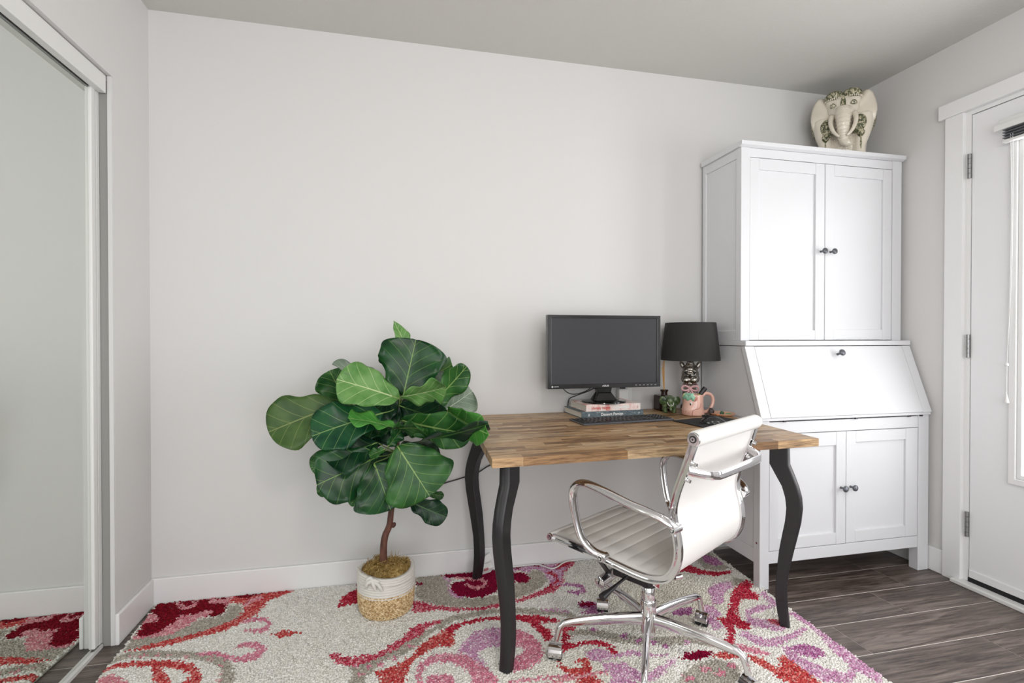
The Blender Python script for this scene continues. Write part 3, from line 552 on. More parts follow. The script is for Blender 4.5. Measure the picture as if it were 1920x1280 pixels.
# ---------------------------------------------------------------- desk
dk = thing('wooden_desk', 'desk with butcher-block wood top and four curved black legs against the back wall', 'desk', (0.89, 1.92, 0))
FLc, FRc, BRc, BLc = Vector((0.280, 1.482, 0)), Vector((1.468, 1.525, 0)), Vector((1.508, 2.354, 0)), Vector((0.325, 2.326, 0))
tt = put('tabletop', MB().add([FLc+Vector((0.003, 0.003, 0.7135)), FRc+Vector((-0.003, 0.003, 0.7135)), BRc+Vector((-0.003, -0.003, 0.7135)), BLc+Vector((0.003, -0.003, 0.7135)),
                               FLc+Vector((0.003, 0.003, 0.7375)), FRc+Vector((-0.003, 0.003, 0.7375)), BRc+Vector((-0.003, -0.003, 0.7375)), BLc+Vector((0.003, -0.003, 0.7375))],
                              [(3, 2, 1, 0), (4, 5, 6, 7), (0, 1, 5, 4), (1, 2, 6, 5), (2, 3, 7, 6), (3, 0, 4, 7)]), stave, dk, world=True)
def quad(u_, v_, z): 
    a = FLc.lerp(FRc, u_); b = BLc.lerp(BRc, u_); p = a.lerp(b, v_); return (p.x, p.y, z)
NR = 22; random.seed(5)
for r_ in range(NR):
    u0 = -random.uniform(0.02, 0.26)
    while u0 < 1:
        u1 = u0+random.uniform(0.11, 0.30)
        a, b = max(u0, 0), min(u1, 1)
        if b-a > 0.015:
            v0, v1 = r_/NR, (r_+1)/NR; g = 0.0002; z0 = 0.7125; z1 = 0.740+random.uniform(-0.0001, 0.0001)
            A8 = [quad(a+g, v0+g, z0), quad(b-g, v0+g, z0), quad(b-g, v1-g, z0), quad(a+g, v1-g, z0), quad(a+g, v0+g, z1), quad(b-g, v0+g, z1), quad(b-g, v1-g, z1), quad(a+g, v1-g, z1)]
            m = MB().add(A8, [(3, 2, 1, 0), (4, 5, 6, 7), (0, 1, 5, 4), (1, 2, 6, 5), (2, 3, 7, 6), (3, 0, 4, 7)])
            put('stave', m, stave, tt, world=True, rec=False)
        u0 = u1
LP = [(0.7125, -0.052, 0.018), (0.695, -0.052, 0.018), (0.694, -0.052, 0.014), (0.62, -0.052, 0.016), (0.585, -0.034, 0.030), (0.54, -0.010, 0.046), (0.50, 0.001, 0.056), (0.46, 0.005, 0.059), (0.41, 0.001, 0.054),
      (0.36, -0.008, 0.044), (0.30, -0.018, 0.031), (0.25, -0.023, 0.021), (0.20, -0.027, 0.012), (0.15, -0.030, 0.009), (0.11, -0.030, 0.009), (0.06, -0.023, 0.012), (0.008, -0.012, 0.019)]
def leg(foot, ang):
    d = Vector((cos(ang), sin(ang), 0)); n = Vector((-sin(ang), cos(ang), 0)); T = 0.021
    poly = [(r, z) for z, l, r in LP]+[(l, z) for z, l, r in LP[::-1]]
    vs = []; fs = []; nr = len(LP)
    for z, l, r in LP:
        c_ = Vector((*foot, z)); e = 0.007
        for s_, t in ((l, -T), (l, T), (r-e, T), (r, T-e*1.2), (r, -T+e*1.2), (r-e, -T)): vs.append(c_+d*s_+n*t)
    for i in range(nr-1):
        for k in range(6): fs.append((i*6+k, i*6+(k+1) % 6, (i+1)*6+(k+1) % 6, (i+1)*6+k))
    fs += [tuple(range(5, -1, -1)), tuple((nr-1)*6+k for k in range(6))]
    return put('leg', MB().add(vs, fs), blackm, dk, world=True, bevel=0.002, ang=50, smooth='auto')
leg((0.354, 1.628), R(225)); leg((1.438, 1.650), R(-45)); leg((0.362, 2.285), R(135)); leg((1.455, 2.30), R(45))
put('apron_bracket', MB().box(0.36, 1.44, 1.905, 1.935, 0.690, 0.7124), blackm, dk, world=True)
# ---------------------------------------------------------------- office chair (local: X across, Y forward, Z up)
ch = thing('office_chair', 'white ribbed leather office chair with polished chrome frame on five casters', 'chair', (0.841, 1.588, 0.010), R(31))
PROF = [(0.240, 0.402), (0.195, 0.402), (0.120, 0.399), (0.045, 0.394), (-0.03, 0.387), (-0.09, 0.383), (-0.14, 0.386), (-0.185, 0.402), (-0.212, 0.437), (-0.223, 0.48), (-0.219, 0.525), (-0.208, 0.570), (-0.206, 0.605),
        (-0.218, 0.655), (-0.236, 0.705), (-0.252, 0.752), (-0.266, 0.795)]
pp = smooth_path([(0, y, z) for y, z in PROF], 5)
nP = len(pp)
def frame_at(i):
    a = pp[max(i-1, 0)]; b = pp[min(i+1, nP-1)]; t = (b-a).normalized(); n = Vector((0, t.z, -t.y))  # n points to the sitting side (up / forward)
    if n.z < 0 and abs(n.z) > abs(n.y): n = -n
    return t, n
# normals oriented consistently: for the seat part up, for the back part forward (+y)
def nrm(i):
    t, _ = frame_at(i); return Vector((0, t.z, -t.y)) # rotates tangent: seat t=(0,-1,0)->(0,0,1); back t=(0,0,1)->(0,1,0)
# upholstery sling with stitched channels
seg_len = [0]
for i in range(1, nP): seg_len.append(seg_len[-1]+(pp[i]-pp[i-1]).length)
TOT = seg_len[-1]
def at_s(s):
    s = min(max(s, 0), TOT)
    for i in range(1, nP):
        if seg_len[i] >= s-1e-9:
            f = (s-seg_len[i-1])/(seg_len[i]-seg_len[i-1]); p = pp[i-1].lerp(pp[i], f); n = nrm(i-1).lerp(nrm(i), f).normalized(); return p, n
NS = 264; CH = 0.0455
vs = []; cols = [-0.204, -0.197, -0.186, -0.172, -0.155, -0.11, -0.05, 0, 0.05, 0.11, 0.155, 0.172, 0.186, 0.197, 0.204]
for j in range(NS+1):
    s = TOT*j/NS; p, n = at_s(s); ph = (s % CH)/CH; g = abs(sin(pi*ph))**0.25
    for x in cols:
        e = max(0, 1-((abs(x)-0.15)/0.054)**2) if abs(x) > 0.15 else 1
        h = 0.004+0.0066*g*e**0.5+0.003*e
        if abs(x) > 0.165: h += 0.003*(1-g)
        q = p+n*h; vs.append((x, q.y, q.z))
for j in range(NS+1):
    p, n = at_s(TOT*j/NS)
    for x in cols:
        q = p-n*0.003; vs.append((x, q.y, q.z))
nc = len(cols); fs = []; O2 = (NS+1)*nc
for j in range(NS):
    for k in range(nc-1):
        a = j*nc+k; fs.append((a, a+1, a+nc+1, a+nc)); b = O2+a; fs.append((b, b+nc, b+nc+1, b+1))
    a = j*nc; fs.append((a, a+nc, O2+a+nc, O2+a)); a = j*nc+nc-1; fs.append((a, O2+a, O2+a+nc, a+nc))
fs.append(tuple(range(nc))+tuple(O2+k for k in range(nc-1, -1, -1))); e0 = NS*nc
fs.append(tuple(e0+k for k in range(nc))+tuple(O2+e0+k for k in range(nc-1, -1, -1)))
put('seat_sling', MB().add(vs, fs), leather, ch, smooth='auto')
# rolls at the ends
def roll(c, r, name):
    m = MB(); xs = [-0.216, -0.214, -0.205, 0.205, 0.214, 0.216]; rr = [r*0.8, r*0.93, r, r, r*0.93, r*0.8]
    m.tube([(x, c[0], c[1]) for x in xs], rr, 28); o = put(name, m, leather, ch, smooth='auto')
    for s in (-1, 1):
        k = put('end_cap', MB().tube([(s*0.2165, c[0], c[1]), (s*0.2235, c[0], c[1])], [r*0.86, r*0.80], 24), chrome, o, bevel=0.0015)
        q = put('ring_groove', MB().tube([(s*0.2236, c[0], c[1]), (s*0.2245, c[0], c[1])], [r*0.46]*2, 20), blackm, k)
        put('screw', MB().tube([(s*0.2246, c[0], c[1]), (s*0.2262, c[0], c[1])], [r*0.3]*2, 16), chrome, k)
        put('hex_socket', MB().tube([(s*0.2263, c[0], c[1]), (s*0.2265, c[0], c[1])], [r*0.13]*2, 6), blackm, k)
roll((-0.270, 0.812), 0.0225, 'head_roll'); roll((0.252, 0.398), 0.0165, 'front_roll')
# side rails: chrome channel
for s in (-1, 1):
    m = MB(); vs = []; sec = [(0.0, -0.012), (0.012, -0.012), (0.012, -0.007), (0.0045, -0.006), (0.0045, 0.004), (0.012, 0.005), (0.012, 0.010), (0.0, 0.010), (-0.009, 0.005), (-0.009, -0.008)]
    fs = []; ns = len(sec)
    for i in range(nP):
        n = nrm(i); p = pp[i]
        for a, b in sec: vs.append((s*(0.2085+a), p.y+n.y*b, p.z+n.z*b))
    for i in range(nP-1):
        for k in range(ns): fs.append((i*ns+k, i*ns+(k+1) % ns, (i+1)*ns+(k+1) % ns, (i+1)*ns+k))
    fs += [tuple(range(ns)), tuple((nP-1)*ns+k for k in range(ns))]
    rl = put('side_rail', MB().add(vs, fs), chrome, ch, smooth='auto')
    for (y, z) in ((-0.262, 0.742), (-0.243, 0.694)):
        put('bolt', MB().tube([(s*0.2075, y, z), (s*0.2075, y-0.012, z-0.003)], [0.0065, 0.0055], 14), chrome, rl)
# back brace
bp = smooth_path([(-0.2085, -0.246, 0.719), (-0.196, -0.266, 0.715), (-0.176, -0.291, 0.710), (-0.155, -0.304, 0.708), (-0.125, -0.309, 0.707), (0.0, -0.311, 0.707), (0.125, -0.309, 0.707), (0.155, -0.304, 0.708), (0.176, -0.291, 0.710), (0.196, -0.266, 0.715), (0.2085, -0.246, 0.719)], 6)
vs = []; fs = []
for i, p in enumerate(bp):
    a = bp[max(i-1, 0)]; b = bp[min(i+1, len(bp)-1)]; t = (b-a).normalized(); out = Vector((t.y, -t.x, 0)).normalized(); up = Vector((0, 0, 1))
    for k in range(12):
        an = 2*pi*k/12; q = p+out*math.copysign(abs(cos(an))**0.6, cos(an))*0.0055+up*(math.copysign(abs(sin(an))**0.6, sin(an))*0.0125); vs.append(q)
for i in range(len(bp)-1):
    for k in range(12): fs.append((i*12+k, i*12+(k+1) % 12, (i+1)*12+(k+1) % 12, (i+1)*12+k))
fs += [tuple(range(12)), tuple((len(bp)-1)*12+k for k in range(12))]
put('back_brace', MB().add(vs, fs), chrome, ch, smooth='auto')
# arms
for s in (-1, 1):
    ap = smooth_path([(s*0.232, 0.012, 0.412), (s*0.250, 0.045, 0.424), (s*0.266, 0.078, 0.462), (s*0.274, 0.098, 0.535), (s*0.277, 0.104, 0.595), (s*0.278, 0.088, 0.626), (s*0.278, 0.052, 0.637), (s*0.278, -0.02, 0.627), (s*0.277, -0.095, 0.611), (s*0.272, -0.150, 0.602),
                      (s*0.262, -0.195, 0.590), (s*0.248, -0.222, 0.572), (s*0.232, -0.226, 0.556)], 6)
    rs = [0.0140+0.0045*math.exp(-((i/len(ap)-0.5)/0.32)**2) for i in range(len(ap))]
    m = MB(); m.tube(ap, rs, 14, flat=0.55, up=None)
    # section wide in X: rebuild with explicit frame
    vs = []; fs = []
    for i, p in enumerate(ap):
        a = ap[max(i-1, 0)]; b = ap[min(i+1, len(ap)-1)]; t = (b-a).normalized(); X = Vector((1, 0, 0)); X = (X-t*X.dot(t)).normalized(); Z = t.cross(X)
        for k in range(14):
            an = 2*pi*k/14; vs.append(p+X*cos(an)*rs[i]*1.0+Z*sin(an)*rs[i]*0.62)
    for i in range(len(ap)-1):
        for k in range(14): fs.append((i*14+k, i*14+(k+1) % 14, (i+1)*14+(k+1) % 14, (i+1)*14+k))
    fs += [tuple(range(14)), tuple((len(ap)-1)*14+k for k in range(14))]
    arm = put('armrest', MB().add(vs, fs), chrome, ch, smooth='auto')
    for (x, y, z, tx) in ((0.215, 0.018, 0.405, 0.252), (0.215, -0.226, 0.560, 0.256)):
        b = put('arm_mount', MB().tube([(s*x, y, z), (s*tx, y, z)], [0.0125, 0.0105], 18), chrome, arm, bevel=0.0015)
        put('ring_groove', MB().tube([(s*(tx+0.0001), y, z), (s*(tx+0.0008), y, z)], [0.0065]*2, 16), blackm, arm)
        put('screw', MB().tube([(s*(tx+0.0009), y, z), (s*(tx+0.0016), y, z)], [0.004]*2, 16), chrome, arm)
# pedestal
put('pedestal', MB().lathe([(0.021, 0.075), (0.0225, 0.078), (0.0260, 0.10), (0.0270, 0.14), (0.0260, 0.195), (0.0245, 0.198), (0.0215, 0.1985), (0.0215, 0.243), (0.020, 0.245)], 32), chrome, ch, smooth='auto')
put('gas_column_sleeve', MB().lathe([(0.0225, 0.2435), (0.0235, 0.248), (0.0235, 0.262), (0.019, 0.272)], 24), blackr, ch, smooth='auto')
for k in range(5):
    a = R(24+72*k-31); d = Vector((cos(a), sin(a), 0)); e = Vector((-sin(a), cos(a), 0))
    pts = [(0.020, 0.132), (0.09, 0.134), (0.18, 0.130), (0.262, 0.122), (0.288, 0.117), (0.302, 0.103), (0.309, 0.080), (0.313, 0.060)]
    sp_ = smooth_path([d*r+Vector((0, 0, z)) for r, z in pts], 5); n = len(sp_); vs = []; fs = []
    for i, p in enumerate(sp_):
        t = (sp_[min(i+1, n-1)]-sp_[max(i-1, 0)]).normalized(); up = e.cross(t); f = i/(n-1)
        hw = 0.0125-0.003*min(f/0.6, 1); hh = 0.024-0.0135*min(f/0.62, 1)
        if f > 0.85: hh = 0.0105-0.001; hw = 0.0095
        for q in range(12):
            an = 2*pi*q/12; vs.append(p+e*cos(an)*hw+up*sin(an)*hh)
    for i in range(n-1):
        for q in range(12): fs.append((i*12+q, i*12+(q+1) % 12, (i+1)*12+(q+1) % 12, (i+1)*12+q))
    fs += [tuple(range(12)), tuple((n-1)*12+q for q in range(12))]
    bl_ = put('base_leg', MB().add(vs, fs), chrome, ch, smooth='auto')
    # caster: its own swivel
    sw = R([20, 150, 75, 210, 60][k]); c0 = d*0.316
    Mx = Matrix.Rotation(a+sw, 3, 'Z'); cs = MB()
    hood = [(0.0, 0.0235)]+[(cos(q)*0.0275, 0.0235+sin(q)*0.0275) for q in [pi*j/10-0.25 for j in range(12)]]
    cs.prism(hood, lambda p, t: tuple(c0+Mx@Vector((p[0]+0.004, t, p[1]))), -0.0225, 0.0225)
    h = put('caster', cs, chrome, ch, bevel=0.0015)
    for s_ in (-1, 1): put('wheel', MB().tube([c0+Mx@Vector((0.004, s_*0.0055, 0.0235)), c0+Mx@Vector((0.004, s_*0.0212, 0.0235))], [0.0243]*2, 24), blackr, h, bevel=0.002)
# tilt mechanism
me_ = MB(); me_.box(-0.042, 0.042, -0.030, 0.118, 0.254, 0.325); put('tilt_housing', me_, blackm, ch, bevel=0.006)
me_ = MB(); me_.tube([(0, 0.10, 0.295), (-0.01, 0.135, 0.262), (-0.015, 0.150, 0.238)], [0.028, 0.024, 0.020], 14, flat=0.8); put('tilt_arm', me_, alum, ch, smooth=True)
kn = put('tension_knob', MB().tube([(-0.075, 0.153, 0.226), (-0.07, 0.153, 0.226), (-0.035, 0.152, 0.230), (0.02, 0.152, 0.232)], [0.014, 0.0205, 0.0205, 0.019], 24), chrome, ch, smooth='auto')
def bar(pts, wd, th, name='seat_bracket', mt=None):
    m = MB(); m.tube(pts, wd, 8, flat=th/wd, up=(0, 1, 0)); return put(name, m, mt or blackm, ch, smooth='auto')
def flatbar(a, b, wvec, w_, t_, name='seat_bracket', mt=None):
    a, b = Vector(a), Vector(b); t = (b-a).normalized(); wv = Vector(wvec); wv = (wv-t*wv.dot(t)).normalized(); n = t.cross(wv)
    vs = [p+wv*i*w_/2+n*j*t_/2 for p in (a, b) for i in (-1, 1) for j in (-1, 1)]
    return put(name, MB().add(vs, [(0, 1, 3, 2), (4, 6, 7, 5), (0, 4, 5, 1), (2, 3, 7, 6), (0, 2, 6, 4), (1, 5, 7, 3)]), mt or blackm, ch, bevel=0.001)
for s in (-1, 1):
    flatbar((s*0.205, 0.070, 0.392), (s*0.03, 0.142, 0.250), (0, 1, 0), 0.022, 0.006)
    flatbar((s*0.205, -0.040, 0.380), (s*0.02, 0.10, 0.262), (0, 1, 0.3), 0.016, 0.006)
    flatbar((s*0.203, -0.10, 0.376), (s*0.03, -0.03, 0.318), (0, 1, 0), 0.030, 0.006)
hd = put('tilt_handle', MB().tube([(-0.030, 0.03, 0.300), (-0.12, 0.040, 0.277), (-0.160, 0.044, 0.266), (-0.185, 0.047, 0.260), (-0.200, 0.048, 0.256)], [0.0045, 0.005, 0.008, 0.0120, 0.0125], 16), blackm, ch, smooth='auto')
hl = put('height_lever', MB().tube([(0.01, -0.02, 0.262), (0.030, -0.028, 0.262), (0.095, -0.047, 0.256)], [0.008, 0.005, 0.0045], 12), blackm, ch, smooth='auto')
put('lever_tip', MB().tube([(0.093, -0.0465, 0.256), (0.100, -0.0485, 0.2555), (0.122, -0.055, 0.254)], [0.0075, 0.0085, 0.0085], 16), chrome, hl, smooth='auto')
flatbar((-0.01, -0.045, 0.262), (-0.07, -0.06, 0.300), (0, 0, 1), 0.018, 0.004, 'bracket_plate', chrome)

# ---------------------------------------------------------------- rug
rug = thing('shag_rug', 'cream shag rug with swirling red, pink and lilac pattern under the desk and plant', 'rug', (0.3, 1.2, 0))
RC = [(-0.945, 2.350), (1.570, 2.338), (1.470, 0.10), (-0.83, 0.10)]
rb = M('rug_backing', (215, 210, 202), 0.9)
put('backing', MB().add([(x, y, 0.0005) for x, y in RC]+[(x, y, 0.0075) for x, y in RC], [(3, 2, 1, 0), (4, 5, 6, 7), (0, 1, 5, 4), (1, 2, 6, 5), (2, 3, 7, 6), (3, 0, 4, 7)]), rb, rug, world=True)
PAL = {'cream': [(244, 242, 236), (250, 249, 245), (234, 231, 223)], 'taupe': [(186, 180, 168), (204, 198, 187), (168, 162, 152)], 'darkred': [(128, 14, 32), (150, 22, 42), (112, 8, 26)],
       'magenta': [(138, 8, 52), (156, 18, 64), (120, 4, 44)], 'pink': [(226, 156, 164), (242, 196, 198), (214, 124, 142)], 'pink2': [(222, 142, 164), (240, 192, 202), (214, 124, 148)],
       'coral': [(206, 84, 82), (232, 150, 144), (186, 48, 58)], 'red': [(194, 46, 70), (216, 104, 116), (172, 24, 52)], 'pinkred': [(204, 82, 104), (232, 158, 168), (184, 44, 72)],
       'lilac': [(214, 166, 198), (238, 214, 228), (200, 136, 178)], 'lilac2': [(190, 122, 168), (218, 172, 204), (168, 92, 148)]}
def tufts(y0, y1, sp, size, h, name):
    xs = np.arange(-0.95, 1.575, sp); ysn = np.arange(y0, y1, sp)
    X, Y = np.meshgrid(xs, ysn); X = X.ravel()+rng.uniform(-.5, .5, X.size)*sp; Y = Y.ravel()+rng.uniform(-.5, .5, Y.size)*sp
    def inside(px, py, poly):
        c = np.zeros(px.shape, bool); n = len(poly); j = n-1
        for i in range(n):
            xi, yi = poly[i]; xj, yj = poly[j]
            k = ((yi > py) != (yj > py)) & (px < (xj-xi)*(py-yi)/(yj-yi+1e-12)+xi); c ^= k; j = i
        return c
    wob = rng.uniform(-.006, .006, X.size)
    k = inside(X+wob*0.6, Y+wob[::-1]*0.6, RC); X = X[k]; Y = Y[k]; N = X.size
    JX = X+rng.normal(0, .0032, N)+0.004*np.sin(Y*310)*np.sin(X*170+1.7); JY = Y+rng.normal(0, .0032, N)+0.004*np.sin(X*290)*np.sin(Y*150)
    MY = np.where(JY < 1.27, 2.54-JY, JY)
    idx = np.zeros(N, int); names = list(PAL)
    for cname, poly in RUG:
        pa = np.array(poly); x0, yy0 = pa.min(0); x1, yy1 = pa.max(0)
        q = np.where((JX >= x0) & (JX <= x1) & (MY >= yy0) & (MY <= yy1))[0]
        if q.size: idx[q[inside(JX[q], MY[q], poly)]] = names.index(cname)
    pal = np.array([[lin(c) for c in PAL[n]] for n in names]); shade = rng.choice(3, N, p=[.5, .28, .22])
    col = pal[idx, shade]*rng.uniform(.88, 1.08, (N, 1))
    st = np.clip((np.sin(X*5.1+2)*np.sin(Y*7.3)+np.sin(X*2.3-1)*np.sin(Y*3.1+2))*0.5, 0, 1)[:, None]
    col = np.where((idx == 0)[:, None], col*(1-st*np.array([.06, .09, .17])), col)
    a = rng.uniform(0, 2*pi, N); H = h*rng.uniform(.7, 1.15, N); s_ = size*rng.uniform(.8, 1.2, N)
    lx = rng.normal(0, .35, N)*h; ly = rng.normal(-.15, .35, N)*h
    V = np.zeros((N, 6, 3))
    for t in range(3):
        an = a+t*2*pi/3
        V[:, t] = np.stack([X+np.cos(an)*s_, Y+np.sin(an)*s_, np.full(N, .0070)], 1)
        V[:, 3+t] = np.stack([X+lx+np.cos(an)*s_*.72, Y+ly+np.sin(an)*s_*.72, 0.0070+H*(0.9+0.1*np.cos(an*2))], 1)
    base_ = np.arange(N)*6
    tri = np.array([[3, 4, 5, 5], [0, 1, 4, 3], [1, 2, 5, 4], [2, 0, 3, 5]])
    me = bpy.data.meshes.new(name)
    me.vertices.add(N*6); me.vertices.foreach_set('co', V.ravel().astype(np.float32))
    lo = np.empty((N, 15), np.int32); pat = np.array([3, 4, 5, 0, 1, 4, 3, 1, 2, 5, 4, 2, 0, 3, 5]); lo[:] = base_[:, None]+pat
    me.loops.add(N*15); me.loops.foreach_set('vertex_index', lo.ravel())
    me.polygons.add(N*4); ls = (np.arange(N)*15)[:, None]+np.array([0, 3, 7, 11]); me.polygons.foreach_set('loop_start', ls.ravel().astype(np.int32))
    me.update(calc_edges=True); me.validate()
    ca = me.color_attributes.new('yarn', 'FLOAT_COLOR', 'POINT'); cc = np.ones((N, 6, 4)); cc[:, :, :3] = col[:, None, :]; ca.data.foreach_set('color', cc.ravel().astype(np.float32))
    return me
pile = M('rug_yarn', (200, 200, 190), 0.95, spec=0.15); at_ = pile.n('ShaderNodeVertexColor', layer_name='yarn'); pile.color(at_.outputs[0])
o = put('pile', tufts(1.05, 2.352, 0.0054, 0.0052, 0.0065, 'pile'), pile, rug, world=True, rec=False); o['kind'] = 'stuff'
o = put('pile', tufts(0.10, 1.05, 0.011, 0.0105, 0.0065, 'pile'), pile, rug, world=True, rec=False); o['kind'] = 'stuff'

# ---------------------------------------------------------------- fiddle-leaf fig in basket
fig = thing('potted_fig_plant', 'tall fiddle-leaf fig with big green leaves in a rope basket left of the desk', 'plant', (-0.034, 2.108, 0.010))
rope = M('white_rope', (226, 223, 217), 0.9, spec=0.2); rope.bump(rope.noise(rope.pos((1, 1, 1)), 380, 2), 0.5, 0.001)
straw = M('seagrass', (190, 160, 118), 0.75, spec=0.25)
straw.color(straw.ramp(straw.noise(straw.pos((60, 60, 60)), 1.6, 4, 0.6), [(0.34, (158, 122, 80)), (0.5, (214, 186, 142)), (0.66, (240, 220, 182))]))
def brad(z):  # basket radius by height
    pts = [(0, .092), (.015, .104), (.05, .110), (.10, .112), (.15, .1125), (.182, .110)]
    for (a, ra), (b, rb_) in zip(pts, pts[1:]):
        if z <= b: return ra+(rb_-ra)*(z-a)/(b-a)
    return pts[-1][1]
m = MB(); prof = []; z = 0.085
while z < 0.168:
    for q in range(5):
        an = -pi/2+pi*q/4; prof.append((brad(z+.0045)-0.004+0.005*cos(an), z+0.0048+0.0045*sin(an)))
    z += 0.0095
top = prof[-1][1]
prof2 = [(r-0.011, zz) for r, zz in prof[::-1][:1]]+[(brad(0.15)-0.012, 0.11), (0.001, 0.108)]
seg = 72; m.lathe(prof+prof2, seg, cap=False)
m.v = [(x, y, zz+(0.006*sin(math.atan2(y, x)*2+0.6) if zz > 0.14 else 0)) for x, y, zz in m.v]
basket = put('basket', m, rope, fig, smooth=True)
m = MB(); random.seed(3); z = 0.002; row = 0
while z < 0.089:
    r0 = brad(z+.005)-0.004; nn = int(2*pi*r0/0.0125)
    for k in range(nn):
        a = 2*pi*(k+0.5*(row % 2))/nn+random.uniform(-.01, .01)
        m.ell((cos(a)*r0, sin(a)*r0, z+0.0045+random.uniform(-.0006, .0006)), (0.0058, 0.0102, 0.0036), (R((28 if row % 2 else -28)+random.uniform(-8, 8)), 0, a), 7, 5)
    z += 0.0072; row += 1
m.lathe([(0.001, 0.001), (brad(0)-.004, 0.001), (brad(.03)-.008, .03), (brad(.085)-.010, .09)], 48, cap=False)
o = put('woven_straw', m, straw, basket, smooth=True); o['kind'] = 'stuff'; o['label'] = 'natural braided seagrass lower half'
# rope handle knot facing the viewer
m = MB()
def on_b(adeg, z, off=0.004):
    r = brad(z)+off; a = R(adeg); return (cos(a)*r, sin(a)*r, z)
m.tube(smooth_path([on_b(222, .146, .000), on_b(231, .152, .006), on_b(237, .172, .008), on_b(243, .176, .008), on_b(248, .160, .013), on_b(250, .146, .010), on_b(251, .132, .003)], 5), 0.0064, 10)
m.tube(smooth_path([on_b(230, .136, .001), on_b(235, .150, .013), on_b(241, .166, .014), on_b(248, .163, .008), on_b(256, .156, .009), on_b(261, .143, .009), on_b(263, .130, .003)], 5), 0.0064, 10)
m.tube(smooth_path([on_b(231, .167, .002), on_b(239, .160, .012), on_b(249, .170, .008), on_b(257, .161, .001)], 5), 0.0060, 10)
put('rope_handle', m, rope, basket, smooth=True)
mossm = M('dried_moss', (130, 104, 62), 0.95, spec=0.1)
mossm.color(mossm.ramp(mossm.noise(mossm.pos((1, 1, 1)), 70, 5, 0.7), [(0.3, (84, 62, 34)), (0.46, (152, 124, 72)), (0.58, (196, 168, 110)), (0.8, (222, 198, 146))]))
m = MB()
for k in range(2600):
    r_ = 0.097*math.sqrt(random.random()); a = random.uniform(0, 2*pi); hz = 0.162+0.024*(1-(r_/0.1)**2)+0.010*sin(a*3+1)+0.006*sin(a*7)+random.uniform(-.010, .008)
    L_ = random.uniform(.004, .012); d = Vector((random.gauss(0, 1), random.gauss(0, 1), random.gauss(.2, .8))).normalized()*L_; q = d.orthogonal().normalized()*random.uniform(.0008, .0022)
    c_ = Vector((cos(a)*r_, sin(a)*r_, hz)); e = d.cross(q).normalized()*q.length
    m.add([c_-d*.5+q, c_-d*.5-q*.5+e, c_-d*.5-q*.5-e, c_+d*.5], [(0, 1, 2), (0, 3, 1), (1, 3, 2), (2, 3, 0)])
for k in range(90):
    r_ = random.uniform(.06, .098); a = random.uniform(0, 2*pi)
    c_ = Vector((cos(a)*r_, sin(a)*r_, 0.168)); d = Vector((cos(a)*.3+random.gauss(0, .5), sin(a)*.3+random.gauss(0, .5), 1)).normalized()*random.uniform(.012, .034)
    m.tube([c_, c_+d*.6, c_+d+Vector((random.gauss(0, .004), random.gauss(0, .004), 0))], [.0008, .0007, .0003], 3, cap=False)
m.lathe([(0.0985, 0.135), (0.097, 0.162), (0.06, 0.176), (0.001, 0.182)], 28, cap=False)
o = put('dried_moss', m, mossm, fig); o['kind'] = 'stuff'
bark = M('fig_bark', (92, 56, 46), 0.6); bark.color(bark.ramp(bark.noise(bark.pos((50, 50, 12)), 1.5, 4), [(0.3, (58, 34, 28)), (0.7, (118, 74, 60))])); bark.bump(bark.noise(bark.pos((1, 1, .3)), 90, 3), 0.4, 0.002)
YP = 2.112
tp = [P('y', YP, *q) for q in ((720, 1052), (719, 1030), (722, 1005), (730, 985), (733, 962), (737, 930), (741, 890), (744, 845), (747, 800), (749, 760), (752, 700), (756, 664))]
tp[0].z -= 0.04
trunk = put('trunk', MB().tube(smooth_path(tp, 4), [0.0145-0.0095*(i/44)**1.2 for i in range(45)], 12), bark, fig, world=True, smooth=True)
kb = P('y', YP-0.006, 738, 984); put('knot', MB().ell(kb, (0.009, 0.008, 0.012), (0, 0.5, 0), 12, 8), bark, trunk, world=True, smooth=True)

def leafmat(name, c0, c1, vein, rough=0.34):
    L_ = M(name, c0, rough+0.04, spec=0.32)
    uv = L_.n('ShaderNodeUVMap'); sx = L_.n('ShaderNodeSeparateXYZ'); L_.L(uv.outputs[0], sx.inputs[0])
    def mth(op, a, b=None, c=None):
        x = L_.n('ShaderNodeMath', operation=op)
        for i, v in enumerate((a, b, c)):
            if v is None: continue
            if isinstance(v, bpy.types.NodeSocket): L_.L(v, x.inputs[i])
            else: x.inputs[i].default_value = v
        return x.outputs[0]
    u_ = sx.outputs[0]; v_ = mth('ABSOLUTE', sx.outputs[1])     # v: lateral distance / half length
    mid = mth('LESS_THAN', v_, mth('MULTIPLY_ADD', u_, -0.016, 0.026))
    arc = mth('SUBTRACT', u_, mth('MULTIPLY', mth('POWER', v_, 0.72), 0.44))
    fr = mth('ABSOLUTE', mth('SUBTRACT', mth('FRACT', mth('MULTIPLY', arc, 5.2)), 0.5))
    sv = mth('LESS_THAN', fr, mth('MULTIPLY_ADD', v_, -0.030, 0.040))
    vm = mth('MAXIMUM', mth('MULTIPLY', mid, 0.9), mth('MULTIPLY', sv, 0.5))
    n_ = L_.noise(L_.pos((1, 1, 1), 'World'), 16, 3)
    body = L_.ramp(n_, [(0.35, c0), (0.65, c1)])
    L_.color(L_.mixc(vm, body, vein))
    hb = mth('SUBTRACT', mth('MULTIPLY', L_.noise(L_.pos((1, 1, 1), 'World'), 90, 3), 0.3), mth('MULTIPLY', vm, 0.8)); L_.bump(hb, 0.35, 0.0015)
    return L_
